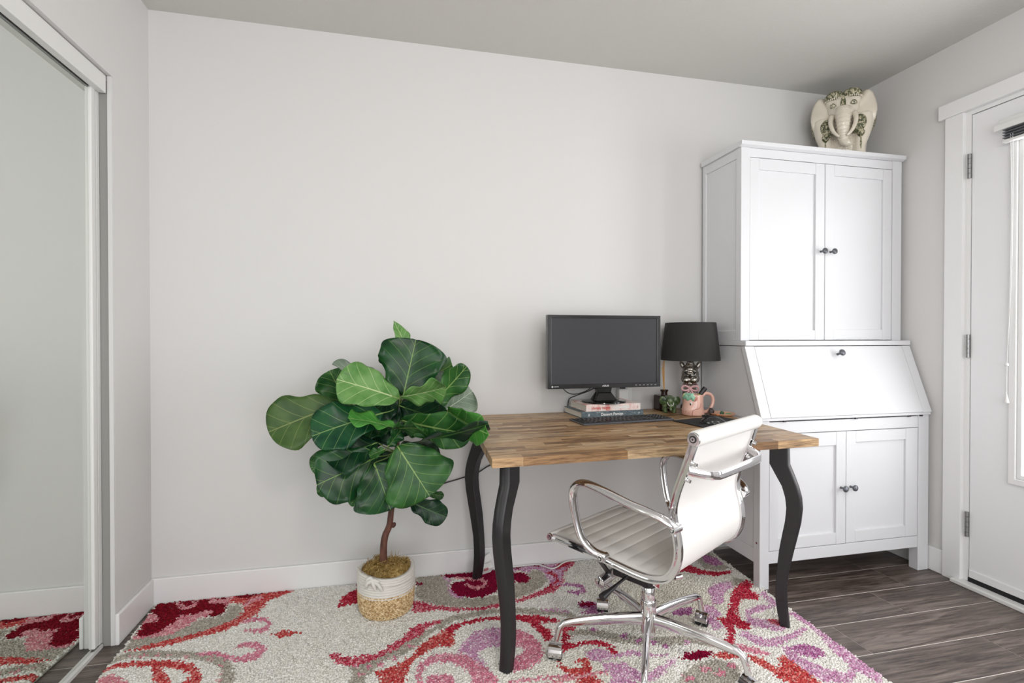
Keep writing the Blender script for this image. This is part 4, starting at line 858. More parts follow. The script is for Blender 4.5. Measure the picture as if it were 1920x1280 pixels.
lm = {'dark': leafmat('leaf_dark', (12, 50, 24), (26, 76, 34), (112, 148, 70), .26), 'deep': leafmat('leaf_deep', (8, 36, 22), (18, 58, 32), (76, 114, 58), .3),
      'mid': leafmat('leaf_mid', (26, 70, 30), (50, 100, 42), (140, 168, 96), .34), 'light': leafmat('leaf_light', (74, 124, 56), (108, 150, 84), (184, 200, 150), .4),
      'olive': leafmat('leaf_olive', (48, 78, 34), (70, 98, 44), (128, 140, 84), .42), 'grey': leafmat('leaf_grey', (104, 124, 104), (136, 150, 134), (190, 200, 180), .45),
      'teal': leafmat('leaf_teal', (12, 58, 40), (30, 84, 46), (130, 160, 100), .3), 'bright': leafmat('leaf_bright', (54, 122, 44), (78, 146, 60), (150, 190, 110), .38)}
HW = [(0, .03), (.04, .22), (.10, .42), (.2, .58), (.32, .67), (.45, .79), (.58, .94), (.70, 1.0), (.80, .97), (.89, .80), (.96, .50), (1.0, .10)]
def hw(t):
    if t > 0.70: return math.sqrt(max(0.0, 1-((t-0.70)/0.301)**2.4))
    for (a, wa), (b, wb) in zip(HW, HW[1:]):
        if t <= b: return wa+(wb-wa)*(t-a)/(b-a)
    return HW[-1][1]
leaf_n = [0]
def leaf(b, by, t, ty, width, roll, kind, curl=0.10, wav=0.012, spear=False):
    B = P('y', by, *b); T = P('y', ty, *t); ax = T-B; Ln = ax.length; ax.normalize()
    view = (Vector((0, 0, CAMH))-(B+T)/2).normalized(); n = (view-ax*view.dot(ax)).normalized()
    n = Matrix.Rotation(R(roll), 3, ax)@n; sd = ax.cross(n); k0 = leaf_n[0]*1.7; leaf_n[0] += 1
    NU, NV = 20, 10; vs = []; uv = []
    for i in range(NU+1):
        t_ = 1-(1-i/NU)**1.45; h_ = (sin(pi*t_**0.75)*0.98+0.02 if spear else hw(t_))*width/2
        for j in range(NV+1):
            v_ = -1+2*j/NV
            y_ = v_*h_*(1+0.05*sin(t_*17+k0+(2 if v_ > 0 else 0))*abs(v_))
            z_ = 0.14*abs(v_)**1.3*h_+wav*sin(t_*14+k0+(1.9 if v_ > 0 else 0))*abs(v_)**2.2-curl*Ln*t_**2+curl*Ln*0.35*t_-0.0016*math.exp(-(v_*6)**2)
            q = B+ax*(t_*Ln)+sd*y_+n*z_; vs.append(q); uv.append((t_, y_/(Ln/2)))
    fs = [(i*(NV+1)+j, i*(NV+1)+j+1, (i+1)*(NV+1)+j+1, (i+1)*(NV+1)+j) for i in range(NU) for j in range(NV)]
    me = bpy.data.meshes.new('leaf'); me.from_pydata(vs, [], fs); ul = me.uv_layers.new(name='UVMap')
    for lp in me.loops: ul.data[lp.index].uv = uv[lp.vertex_index]
    o = put('leaf', me, lm[kind], fig, world=True, smooth=True, rec=False)
    so = o.modifiers.new('thickness', 'SOLIDIFY'); so.thickness = 0.0009; so.offset = 0
    # petiole back to the stem
    z_ = B.z; ti = min(range(len(tp)), key=lambda i_: abs(tp[i_].z-(z_-0.02))); S = tp[ti]
    if (B-S).length > 0.02:
        put('leaf_stalk', MB().tube(smooth_path([S, (S+B)/2+Vector((0, 0, -.006)), B, B+ax*Ln*.12], 3), 0.0022, 6), lm['mid'], o, world=True, smooth=True)
    return o
LEAVES = [
 ((764, 652), 2.12, (739, 601), 2.12, .070, 35, 'light', .05, .003, True), ((770, 712), 2.14, (738, 644), 2.17, .17, 20, 'deep', .08, .01), ((775, 722), 2.15, (850, 686), 2.20, .17, 50, 'mid', .08, .01),
 ((756, 742), 2.05, (780, 636), 2.08, .265, 0, 'dark', .05, .010), ((728, 714), 2.08, (622, 686), 2.04, .15, 74, 'grey', -.05, .006), ((655, 765), 2.14, (618, 694), 2.16, .16, 10, 'mid', .05, .01),
 ((724, 722), 2.10, (668, 684), 2.12, .10, 70, 'grey', -.05, .006),
 ((748, 747), 2.00, (634, 708), 1.95, .172, 22, 'light', .12, .012), ((751, 744), 1.99, (837, 730), 1.97, .14, 48, 'light', .10, .012), ((804, 765), 2.10, (877, 688), 2.10, .125, 30, 'mid', .06, .01),
 ((830, 772), 2.14, (886, 734), 2.14, .155, 10, 'grey', .05, .012), ((812, 735), 2.17, (838, 700), 2.18, .08, 10, 'grey', .05, .006), ((636, 757), 2.04, (503, 808), 1.97, .20, 12, 'olive', .10, .008),
 ((718, 774), 2.00, (585, 812), 1.92, .19, 24, 'teal', .14, .012), ((742, 802), 1.97, (656, 777), 1.90, .12, 66, 'bright', .12, .012), ((738, 804), 1.97, (800, 800), 1.88, .12, 60, 'mid', -.10, .012),
 ((752, 788), 2.00, (874, 816), 1.78, .135, 22, 'mid', .10, .010), ((752, 834), 2.05, (915, 804), 1.66, .10, 66, 'deep', .05, .012), ((838, 770), 2.02, (904, 816), 1.66, .115, 38, 'bright', .10, .010),
 ((708, 830), 1.98, (612, 860), 1.90, .16, 22, 'deep', .10, .012), ((650, 840), 2.06, (584, 882), 2.05, .10, 5, 'mid', .05, .008), ((708, 856), 1.96, (596, 908), 1.87, .205, 0, 'dark', .12, .010),
 ((702, 868), 1.92, (733, 955), 1.86, .225, -6, 'dark', .12, .010), ((745, 836), 1.90, (806, 930), 1.85, .262, 0, 'mid', .12, .012), ((768, 940), 1.97, (836, 970), 1.92, .095, 10, 'deep', .10, .010),
 ((692, 924), 2.05, (652, 940), 2.05, .055, 10, 'mid', .05, .005), ((632, 906), 2.07, (594, 922), 2.07, .055, 10, 'mid', .05, .005), ((727, 838), 1.93, (752, 806), 1.95, .06, 30, 'dark', .05, .008),
 ((722, 842), 1.93, (692, 854), 1.93, .045, 30, 'mid', .05, .006), ((748, 752), 2.10, (792, 800), 2.05, .17, 10, 'deep', .1, .01), ((742, 770), 2.10, (688, 815), 2.03, .17, 10, 'deep', .1, .01),
 ((745, 742), 2.10, (690, 775), 2.06, .17, 10, 'deep', .1, .01), ((742, 815), 2.10, (640, 832), 2.06, .15, 40, 'deep', .1, .01), ((742, 850), 2.10, (700, 905), 2.05, .17, 0, 'deep', .1, .01),
 ((745, 838), 2.12, (822, 865), 2.12, .16, 40, 'deep', .1, .01), ((748, 760), 2.08, (835, 790), 2.02, .16, 30, 'deep', .1, .01), ((745, 790), 2.10, (668, 800), 2.02, .15, 40, 'dark', .1, .01),
 ((800, 925), 2.08, (832, 930), 2.08, .035, 10, 'mid', .05, .004), ((770, 700), 2.12, (800, 668), 2.12, .13, 10, 'deep', .05, .01)]
for L_ in LEAVES: leaf(*L_)
# ---------------------------------------------------------------- things on the desk
TZ = 0.7402
def cover(name, c, extra=None):
    m = M(name, c, 0.45); return m
# books
bk = thing('cookbook', 'thick grey-blue cookbook with white title lettering, lower of the two under the monitor', 'book', (0.95, 2.24, TZ), R(3.5))
paper = M('paper', (214, 208, 198), 0.8); _pz = paper.pos((1, 1, 900)); paper.bump(paper.noise(_pz, 1.0, 1), 0.4, 0.0006)
def book(t, w_, d_, h_, cm, th=0.0025):
    put('page_block', MB().box(-w_/2+0.004, w_/2-0.004, -d_/2+0.006, d_/2-0.004, th, h_-th), paper, t)
    put('cover', MB().box(-w_/2, w_/2, -d_/2, d_/2, 0, th), cm, t, bevel=0.0008); c = put('cover', MB().box(-w_/2, w_/2, -d_/2, d_/2, h_-th, h_), cm, t, bevel=0.0008)
    s = put('spine', MB().box(-w_/2, w_/2, -d_/2-0.0015, -d_/2+0.003, 0.0002, h_-0.0002), cm, c, bevel=0.0012); return c
slate = M('slate_cover', (84, 98, 104), 0.5)
slate.color(slate.ramp(slate.noise(slate.pos((30, 30, 60)), 1.6, 5, 0.7), [(0.35, (62, 76, 84)), (0.55, (92, 106, 112)), (0.70, (150, 164, 168))]))
c1 = book(bk, 0.305, 0.205, 0.0285, slate)
bk2 = thing('cookbook', 'pale pink and white cookbook with faded red lettering, directly under the monitor base', 'book', (0.955, 2.235, TZ+0.0287), R(2.5))
pinkc = M('pink_cover', (216, 188, 182), 0.5)
pinkc.color(pinkc.ramp(pinkc.noise(pinkc.pos((14, 14, 5)), 1.5, 3, 0.6), [(0.38, (206, 150, 144)), (0.48, (226, 206, 200)), (0.6, (224, 214, 208)), (0.72, (178, 170, 164))]))
c2 = book(bk2, 0.268, 0.195, 0.0305, pinkc)
def spine_text(parent_thing, parent, s, size, x, y, z, m, sx=1.0, bold=0.0):
    Mw = parent_thing.matrix_basis@Matrix.Translation((x, y, z))@Matrix.Rotation(pi/2, 4, 'X')
    return text('lettering', s, size, m, parent, Mw, sx=sx, bold=bold)
bpy.context.view_layer.update()
spine_text(bk, c1, 'Dessert Person', 0.0175, -0.005, -0.1042, 0.0145, white, 1.0, 0.0003)
spine_text(bk, c1, '#', 0.016, -0.118, -0.1042, 0.0145, white); spine_text(bk, c1, 'CP', 0.009, 0.13, -0.1042, 0.0145, white)
redt = M('red_print', (196, 84, 74), 0.6); greyt = M('grey_print', (150, 140, 138), 0.6)
spine_text(bk2, c2, 'chrissy teigen', 0.0175, -0.062, -0.0992, 0.0150, redt, 0.95, 0.0004); spine_text(bk2, c2, 'CRAVINGS', 0.0145, 0.045, -0.0992, 0.0150, white, 1.0, 0.0006); spine_text(bk2, c2, '||', 0.013, 0.118, -0.0992, 0.0150, redt)
# monitor
MZ = TZ+0.0287+0.0307
mo = thing('monitor', 'black widescreen computer monitor, switched off, standing on two cookbooks', 'monitor', (0.945, 2.215, MZ))
mx0, mx1, mz0, mz1, my = 0.663, 1.214, 0.868, 1.199, 2.180
bez = M('monitor_bezel', (24, 24, 26), 0.22, coat=0.3)
scr = M('monitor_screen', (58, 58, 62), 0.42, spec=0.25); 
m = frame_ring('y', my, my+0.03, mx0, mx1, mz0, mz1, mx0+0.018, mx1-0.018, mz0+0.020, mz1-0.014)
bz = put('bezel', m, bez, mo, world=True, bevel=0.0015)
put('housing', MB().box(mx0+0.006, mx1-0.006, my+0.012, my+0.042, mz0+0.004, mz1-0.004), blackm, mo, world=True, bevel=0.006)
put('rear_bulge', MB().box(mx0+0.10, mx1-0.10, my+0.042, my+0.062, mz0+0.05, mz1-0.05), blackm, mo, world=True, bevel=0.006)
put('screen', MB().box(mx0+0.0181, mx1-0.0181, my+0.003, my+0.0118, mz0+0.0201, mz1-0.0141), scr, mo, world=True)
put('stand_neck', MB().add([(0.905, 2.205, 0.872), (0.983, 2.205, 0.872), (0.983, 2.24, 0.872), (0.905, 2.24, 0.872), (0.892, 2.185, MZ+0.008), (1.000, 2.185, MZ+0.008), (1.000, 2.255, MZ+0.008), (0.892, 2.255, MZ+0.008),
    (0.912, 2.205, 0.845), (0.978, 2.205, 0.845), (0.978, 2.24, 0.845), (0.912, 2.24, 0.845)],
    [(3, 2, 1, 0), (0, 1, 9, 8), (1, 2, 10, 9), (2, 3, 11, 10), (3, 0, 8, 11), (8, 9, 5, 4), (9, 10, 6, 5), (10, 11, 7, 6), (11, 8, 4, 7), (4, 5, 6, 7)]), blackg, mo, world=True, bevel=0.003)
put('stand_base', MB().lathe([(0.100, 0.0), (0.1025, 0.002), (0.101, 0.006), (0.06, 0.010), (0.0, 0.012)], 56, (0, 0.0, 0.0005), sy=0.92), blackg, mo, smooth='auto')
silver = M('silver_print', (190, 190, 190), 0.4)
def wall_text(parent, s, size, x, y, z, m, sx=1.0, bold=0):
    return text('lettering', s, size, m, parent, Matrix.Translation((x, y, z))@Matrix.Rotation(pi/2, 4, 'X'), sx=sx, bold=bold)
lg = wall_text(bz, 'ASUS', 0.0105, (mx0+mx1)/2, my-0.0006, mz0+0.0095, silver, 1.35, 0.0003)
wall_text(bz, 'HDMI', 0.0075, mx0+0.040, my-0.0006, mz0+0.0095, silver, 1.2); wall_text(bz, '∎', 0.010, mx0+0.020, my-0.0006, mz0+0.0095, silver) if False else put('badge', MB().lathe([(0.0, 0), (0.0045, 0), (0.0045, 0.0006), (0, 0.0006)], 6, (mx0+0.022, my-0.0001, mz0+0.0095), M_=Matrix.Rotation(pi/2, 3, 'X')), silver, bz, world=True)
for k in range(6): put('button_mark', MB().box(mx1-0.128+k*0.0195, mx1-0.120+k*0.0195, my-0.0006, my, mz0+0.0095, mz0+0.0110), silver, bz, world=True)
cb = MB(); cb.tube(smooth_path([(0.745, 2.228, 0.872), (0.775, 2.235, 0.845), (0.815, 2.24, 0.836), (0.865, 2.235, 0.850), (0.90, 2.235, 0.872)], 6), 0.0022, 8)
put('cable', cb, blackm, mo, world=True, smooth=True); cb = MB(); cb.tube(smooth_path([(0.915, 2.25, 0.862), (0.885, 2.275, 0.842), (0.852, 2.315, 0.822), (0.825, 2.352, 0.800), (0.820, 2.362, 0.76)], 6), 0.0024, 8)
put('cable', cb, blackm, mo, world=True, smooth=True)
# keyboard
kb_ = thing('keyboard', 'slim black keyboard lying in front of the two cookbooks', 'keyboard', (0.955, 2.045, TZ), R(6.0))
put('body', MB().box(-0.216, 0.216, -0.070, 0.070, 0.0, 0.0075), M('keyboard_body', (74, 76, 82), 0.4), kb_, bevel=0.002)
m = MB(); km = M('key_black', (22, 22, 25), 0.45)
for r_ in range(6):
    y_ = 0.052-r_*0.0205; hgt = 0.0165; x = -0.210; random.seed(r_)
    lay = [1]*14 if r_ == 0 else [1]*13+[2] if r_ == 1 else [1.5]+[1]*12+[1.5] if r_ == 2 else [1.75]+[1]*11+[2.25] if r_ == 3 else [2.25]+[1]*10+[2.75] if r_ == 4 else [1.2, 1.2, 1.2, 6, 1.2, 1.2, 1, 1, 1]
    un = 0.290/sum(lay)
    for l in lay: m.box(x+0.0012, x+l*un-0.0012, y_-hgt/2, y_+hgt/2-0.001, 0.0076, 0.0096); x += l*un
    for q in range(3): m.box(0.086+q*0.0195, 0.086+q*0.0195+0.0168, y_-hgt/2, y_+hgt/2-0.001, 0.0076, 0.0096) if r_ not in (3,) else None
    for q in range(4): m.box(0.148+q*0.0165, 0.148+q*0.0165+0.0142, y_-hgt/2, y_+hgt/2-0.001, 0.0076, 0.0096)
o = put('keys', m, km, kb_); o['kind'] = 'stuff'
lg_ = MB(); n_k = len(m.v)//8
for q in range(n_k):
    xs_ = [v[0] for v in m.v[q*8:q*8+8]]; ys_ = [v[1] for v in m.v[q*8:q*8+8]]; cx_, cy_ = (min(xs_)+max(xs_))/2, (min(ys_)+max(ys_))/2
    if max(xs_)-min(xs_) < 0.03: lg_.box(cx_-0.0035, cx_+0.0015, cy_+0.001, cy_+0.0045, 0.0096, 0.00975)
o = put('key_legends', lg_, M('legend_grey', (160, 160, 165), 0.5), kb_); o['kind'] = 'stuff'
# mouse pad and mouse
mp_ = thing('mouse_pad', 'black rounded mouse pad on the right of the desk', 'mouse pad', (1.312, 1.905, TZ), R(12))
pts = []; 
for cx_, cy_, a0 in ((0.118, 0.092, 0), (-0.118, 0.092, 90), (-0.118, -0.092, 180), (0.118, -0.092, 270)):
    for q in range(6): a = R(a0+q*18); pts.append((cx_+0.017*cos(a), cy_+0.017*sin(a)))
padm = M('pad_cloth', (30, 30, 33), 0.9); padm.bump(padm.noise(padm.pos((1, 1, 1)), 900, 2), 0.4, 0.0005)
put('pad', MB().prism(pts, lambda p, t: (p[0], p[1], t), 0, 0.003), padm, mp_)
ms = thing('computer_mouse', 'black wireless mouse lying on the mouse pad', 'mouse', (1.283, 1.868, TZ+0.0031), R(-48))
m = MB(); vs = []; NX, NY = 14, 10
for i in range(NX+1):
    t = i/NX; x = -0.052+0.104*t; wd = 0.029*(sin(pi*min(max(t*0.94+0.03, 0), 1))**0.42); hg = 0.014+0.018*sin(pi*(0.12+0.80*t))**1.2*(1 if t > 0 else 1); hg *= (sin(pi*min(max(t*0.96+0.02, 0), 1))**0.35)
    for j in range(NY+1):
        a = pi*j/NY; vs.append((x, -cos(a)*wd, 0.0015+abs(sin(a))**0.75*hg))
fs = [(i*(NY+1)+j, (i+1)*(NY+1)+j, (i+1)*(NY+1)+j+1, i*(NY+1)+j+1) for i in range(NX) for j in range(NY)]
fs += [tuple(range(NY+1)), tuple(NX*(NY+1)+k for k in range(NY+1))]+[(i*(NY+1), i*(NY+1)+NY, (i+1)*(NY+1)+NY, (i+1)*(NY+1)) for i in range(NX)]
put('shell', MB().add(vs, fs), M('mouse_shell', (34, 34, 36), 0.18, coat=0.4), ms, smooth='auto')
put('scroll_wheel', MB().tube([(-0.026, -0.003, 0.0285), (-0.026, 0.003, 0.0285)], [0.0065]*2, 16), blackr, ms)
put('button_seam', MB().box(-0.048, -0.012, -0.0004, 0.0004, 0.022, 0.0322), blackr, ms)

def voxel(o, size, sm=4, fac=0.6):
    r_ = o.modifiers.new('remesh', 'REMESH'); r_.mode = 'VOXEL'; r_.voxel_size = size; r_.use_smooth_shade = True
    if sm: s_ = o.modifiers.new('smooth', 'SMOOTH'); s_.iterations = sm; s_.factor = fac
    return o
# table lamp with bulldog base
LX, LY = 1.398, 2.226
lp = thing('table_lamp', 'table lamp with black tapered fabric shade and silver bulldog-shaped base beside the monitor', 'lamp', (LX, LY, TZ))
shm = M('black_linen', (38, 37, 37), 0.85, sheen=0.0)
_w = shm.noise(shm.pos((60, 60, 1400)), 1, 2); _h = shm.noise(shm.pos((900, 900, 40)), 1, 2)
shm.bump(_w, 0.5, 0.0006); shm.color(shm.mixc(_w, (30, 29, 29), (52, 50, 50)))
m = MB(); m.lathe([(0.1365, 0.248), (0.1380, 0.2482), (0.1175, 0.4285), (0.1160, 0.4285)], 64, cap=False)
m.lathe([(0.1160, 0.4284), (0.1365, 0.2481)], 64, cap=False)
put('lamp_shade', m, shm, lp, smooth='auto', rec=False)
put('shade_lining', MB().lathe([(0.1358, 0.2486), (0.1153, 0.4280)], 64, cap=False), M('shade_lining', (214, 208, 198), 0.7), lp, smooth=True)
m = MB(); m.tube([(0.1165*cos(2*pi*k/48), 0.1165*sin(2*pi*k/48), 0.4275) for k in range(48)], 0.0018, 6, closed=True)
m.tube([(0.1365*cos(2*pi*k/48), 0.1365*sin(2*pi*k/48), 0.2495) for k in range(48)], 0.0018, 6, closed=True)
for k in range(3): a = 2*pi*k/3; m.tube([(0.02*cos(a), 0.02*sin(a), 0.400), (0.116*cos(a), 0.116*sin(a), 0.427)], 0.0016, 6)
put('shade_ring', m, blackm, lp, smooth=True)
put('socket', MB().lathe([(0.012, 0.225), (0.016, 0.232), (0.016, 0.29), (0.011, 0.295)], 20), blackm, lp, smooth='auto')
put('light_bulb', MB().lathe([(0.012, 0.2955), (0.016, 0.305), (0.028, 0.33), (0.030, 0.35), (0.022, 0.37), (0.0, 0.379)], 24), M('bulb_glass', (235, 232, 225), 0.3), lp, smooth=True)
gun = M('silvered_ceramic', (150, 146, 140), 0.12, 1.0); gun.bump(gun.noise(gun.pos((1, 1, 1)), 95, 3), 0.5, 0.004)
# bulldog, facing the camera (about -30 degrees)
dg_ = bpy.data.objects.new('bulldog_base', None)
fr = R(-32)
def dv(x, y, z): # local dog coords: -y forward
    return (x*cos(fr)-y*sin(fr), x*sin(fr)+y*cos(fr), z)
def de(mb, c, r, rot=(0, 0, 0)): mb.ell(dv(*c), r, (rot[0], rot[1], rot[2]+fr), 18, 12)
m = MB()
de(m, (0, 0.006, 0.050), (0.036, 0.034, 0.052)); de(m, (0, -0.004, 0.085), (0.038, 0.030, 0.040)); de(m, (0, 0, 0.118), (0.027, 0.026, 0.03))
for s in (-1, 1):
    de(m, (s*0.020, -0.026, 0.045), (0.012, 0.012, 0.045)); de(m, (s*0.020, -0.026, 0.008), (0.013, 0.014, 0.009)); de(m, (s*0.030, 0.004, 0.020), (0.016, 0.026, 0.020)); de(m, (s*0.033, -0.022, 0.008), (0.012, 0.018, 0.008))
o = put('bulldog_body', m, gun, lp); voxel(o, 0.0028, 5)
m = MB()
de(m, (0, -0.004, 0.180), (0.041, 0.036, 0.036)); de(m, (0, -0.006, 0.205), (0.036, 0.032, 0.026)); de(m, (0, -0.022, 0.160), (0.032, 0.026, 0.024))
for s in (-1, 1):
    de(m, (s*0.017, -0.040, 0.154), (0.017, 0.014, 0.018), (0, s*0.35, 0)); de(m, (s*0.036, 0.0, 0.222), (0.011, 0.008, 0.024), (0, s*0.45, 0)); de(m, (s*0.018, -0.033, 0.198), (0.013, 0.008, 0.007), (0, s*0.4, 0)); de(m, (s*0.029, -0.014, 0.160), (0.014, 0.018, 0.020))
de(m, (0, -0.050, 0.172), (0.010, 0.007, 0.007)); de(m, (0, -0.036, 0.136), (0.017, 0.012, 0.008)); de(m, (0, -0.037, 0.184), (0.019, 0.007, 0.004)); de(m, (0, -0.012, 0.232), (0.02, 0.02, 0.012))
hd_ = put('bulldog_head', m, gun, lp); voxel(hd_, 0.0022, 2)
m = MB()
for s in (-1, 1): de(m, (s*0.0185, -0.0365, 0.189), (0.0065, 0.0045, 0.0065))
put('eye', m, blackg, hd_, smooth=True)
put('nose', MB().ell(dv(0, -0.0545, 0.1745), (0.008, 0.005, 0.0055), (0, 0, fr), 12, 8), blackg, hd_, smooth=True)
pkm = M('pink_glaze', (222, 176, 178), 0.25, coat=0.4)
m = MB(); m.tube([dv(0.0315*cos(2*pi*k/32), 0.030*sin(2*pi*k/32), 0.127+0.008*sin(2*pi*k/32)) for k in range(32)], 0.0055, 8, closed=True)
cl_ = put('collar', m, pkm, lp, smooth=True)
m = MB()
for s in (-1, 1):
    m.tube(smooth_path([dv(0, -0.036, 0.114), dv(s*0.018, -0.040, 0.126), dv(s*0.034, -0.038, 0.122), dv(s*0.036, -0.038, 0.108), dv(s*0.020, -0.042, 0.104), dv(0, -0.038, 0.112)], 5), 0.0058, 8, flat=0.8)
    m.tube(smooth_path([dv(0, -0.038, 0.112), dv(s*0.012, -0.043, 0.094), dv(s*0.020, -0.041, 0.078)], 5), [0.005+0.003*i/10 for i in range(11)], 8, flat=0.6)
m.ell(dv(0, -0.041, 0.113), (0.009, 0.007, 0.009))
put('bow', m, pkm, cl_, smooth=True)

# animal face mug
mg = thing('animal_mug', 'pink animal-face ceramic mug with green mane and a tall handle in front of the lamp', 'mug', (1.351, 2.128, TZ), R(-14))
glz = M('pale_pink_glaze', (224, 178, 162), 0.22, coat=0.5)
def mugr(z, a):
    b = 0.046+0.006*max(0, 1-z/0.04)
    # cheeks / snout low at the front-left
    f = math.exp(-((a+2.45)/0.75)**2)*math.exp(-((z-0.028)/0.026)**2)*0.013
    f += math.exp(-((a+1.40)/0.40)**2)*math.exp(-((z-0.050)/0.022)**2)*0.006
    return b+f
seg, vs, fs = 64, [], []
zs = [0, 0.002, 0.008, 0.016, 0.026, 0.036, 0.046, 0.056, 0.066, 0.076, 0.086, 0.092, 0.0945]
for i, z in enumerate(zs):
    for k in range(seg):
        a = 2*pi*k/seg; a_ = a-2*pi if a > pi else a; r_ = mugr(z, a_)-(0.006 if i == 0 else 0.0015 if i == 1 else 0.0012 if i == len(zs)-1 else 0); vs.append((r_*cos(a), r_*sin(a), z))
n0 = len(zs)
for z, r_ in ((0.0945, 0.0425), (0.09, 0.0412), (0.012, 0.0400), (0.010, 0.0)):
    for k in range(seg): a = 2*pi*k/seg; vs.append((r_*cos(a), r_*sin(a), z))
for i in range(n0+3):
    for k in range(seg): fs.append((i*seg+k, i*seg+(k+1) % seg, (i+1)*seg+(k+1) % seg, (i+1)*seg+k))
fs.append(tuple(range(seg-1, -1, -1)))
bd = put('mug_body', MB().add(vs, fs), glz, mg, smooth='auto')
put('handle', MB().tube(smooth_path([(0.040, 0, 0.083), (0.058, 0.004, 0.098), (0.084, 0.006, 0.092), (0.095, 0.006, 0.068), (0.088, 0.005, 0.038), (0.070, 0.003, 0.016), (0.046, 0, 0.012)], 6), 0.0078, 12), glz, mg, smooth=True)
def on_m(a, z, off=0): r_ = mugr(z, a)+off; return (r_*cos(a), r_*sin(a), z)
av = -pi*0.40
put('eye', MB().ell(on_m(-2.08, 0.054, -0.0015), (0.0062, 0.003, 0.0085), (0, 0, -2.08+pi/2), 14, 8), white, bd, smooth=True)
put('pupil', MB().ell(on_m(-2.10, 0.0525, -0.0002), (0.0035, 0.0028, 0.0062), (0, 0, -2.10+pi/2), 12, 8), blackg, bd, smooth=True)
put('ear', MB().ell(on_m(-1.62, 0.078, 0.002), (0.0065, 0.0055, 0.014), (0, 0.55, -1.6+pi/2), 14, 8), glz, bd, smooth=True)
put('inner_ear', MB().ell(on_m(-1.62, 0.078, 0.0065), (0.0035, 0.0025, 0.009), (0, 0.55, -1.6+pi/2), 12, 8), M('inner_ear_pink', (206, 128, 118), 0.3), bd, smooth=True)
put('mouth_line', MB().tube(smooth_path([on_m(-1.15, 0.058), on_m(-1.18, 0.044), on_m(-1.40, 0.033), on_m(-1.72, 0.030), on_m(-1.88, 0.024), on_m(-1.92, 0.012), on_m(-1.93, 0.003)], 5), 0.0011, 6), M('mouth_pink', (186, 120, 108), 0.3), bd, smooth=True)
m = MB()
for q in (-2.62, -2.40): m.ell(on_m(q, 0.020, -0.0004), (0.0016, 0.0012, 0.0022), (0, 0, q+pi/2), 8, 6)
put('nostril', m, M('nostril_brown', (120, 70, 60), 0.4), bd, smooth=True)
m = MB(); random.seed(2)
for k in range(9): a = -2.85+k*0.125; m.ell(on_m(a, 0.083+0.005*sin(k*1.3), -0.001), (0.0095, 0.006, 0.0125), (0, random.uniform(-.5, .5), a+pi/2), 12, 8)
for k in range(5): m.ell(on_m(-2.75+k*0.2, 0.096, -0.005), (0.008, 0.006, 0.007), (0, 0, -2.75+k*.2+pi/2), 12, 8)
put('mane', m, M('mint_glaze', (142, 196, 168), 0.25, coat=0.4), bd, smooth=True)
m = MB(); m.ell(on_m(-3.0, 0.085, -0.001), (0.009, 0.006, 0.012), (0, .4, -3.0+pi/2)).ell(on_m(-2.85, 0.093, -0.001), (0.008, 0.006, 0.008), (0, .2, -2.85+pi/2))
put('forelock', m, M('yellow_glaze', (222, 214, 150), 0.25, coat=0.4), bd, smooth=True)
pn = thing('marker_pen', 'black cylindrical marker leaning out of the animal-face mug', 'pen', (1.364, 2.125, TZ+0.03))
put('barrel', MB().tube([(-0.012, 0.004, -0.012), (0.0, 0.002, 0.02), (0.0215, -0.002, 0.062)], [0.0095]*3, 18), M('pale_green_barrel', (196, 200, 120), 0.4), pn)
put('cap', MB().tube([(0.0213, -0.002, 0.0622), (0.046, -0.006, 0.094)], [0.0108]*2, 18), blackm, pn, bevel=0.001)

# trinket tray with stones
ty = thing('trinket_tray', 'shallow oval blush ceramic tray beside the cabinet, holding small stones', 'tray', (1.466, 2.072, TZ), R(-38))
put('dish', MB().lathe([(0.0, 0.0), (0.040, 0.0), (0.052, 0.005), (0.0575, 0.0115), (0.056, 0.0125), (0.050, 0.0072), (0.038, 0.0035), (0.0, 0.003)], 48, sx=1.0, sy=0.92), M('blush_glaze', (214, 168, 140), 0.35, coat=0.3), ty, smooth='auto')
def stone(label, x, y, r_, c, sd, rough=0.5, z=0.0):
    random.seed(sd); bm = bmesh.new(); bmesh.ops.create_icosphere(bm, subdivisions=2, radius=1)
    for v in bm.verts: v.co = Vector((v.co.x*r_[0], v.co.y*r_[1], v.co.z*r_[2]))*random.uniform(0.88, 1.1)
    mz = min(v.co.z for v in bm.verts)
    me = bpy.data.meshes.new('stone'); bm.to_mesh(me); bm.free()
    o = put('stone', me, M('stone_'+str(sd), c, rough), None); o.location = (x, y, TZ+0.0037-mz+z); return tag(o, label, 'stone', 'stones on the trinket tray')
stone('round dark charcoal stone standing at the left of the trinket tray', 1.418, 2.086, (0.014, 0.012, 0.0165), (64, 56, 56), 1)
stone('small orange stone in front of the dark stone on the tray', 1.424, 2.045, (0.009, 0.006, 0.005), (196, 124, 76), 2)
stone('dark green rounded stone in the middle of the tray', 1.462, 2.068, (0.010, 0.008, 0.009), (58, 96, 66), 3)
stone('pale green elongated stone at the right of the tray', 1.487, 2.057, (0.016, 0.006, 0.005), (118, 152, 112), 4)
stone('grey and white stone at the foot of the dark stone on the tray', 1.440, 2.062, (0.007, 0.006, 0.005), (176, 168, 160), 5)

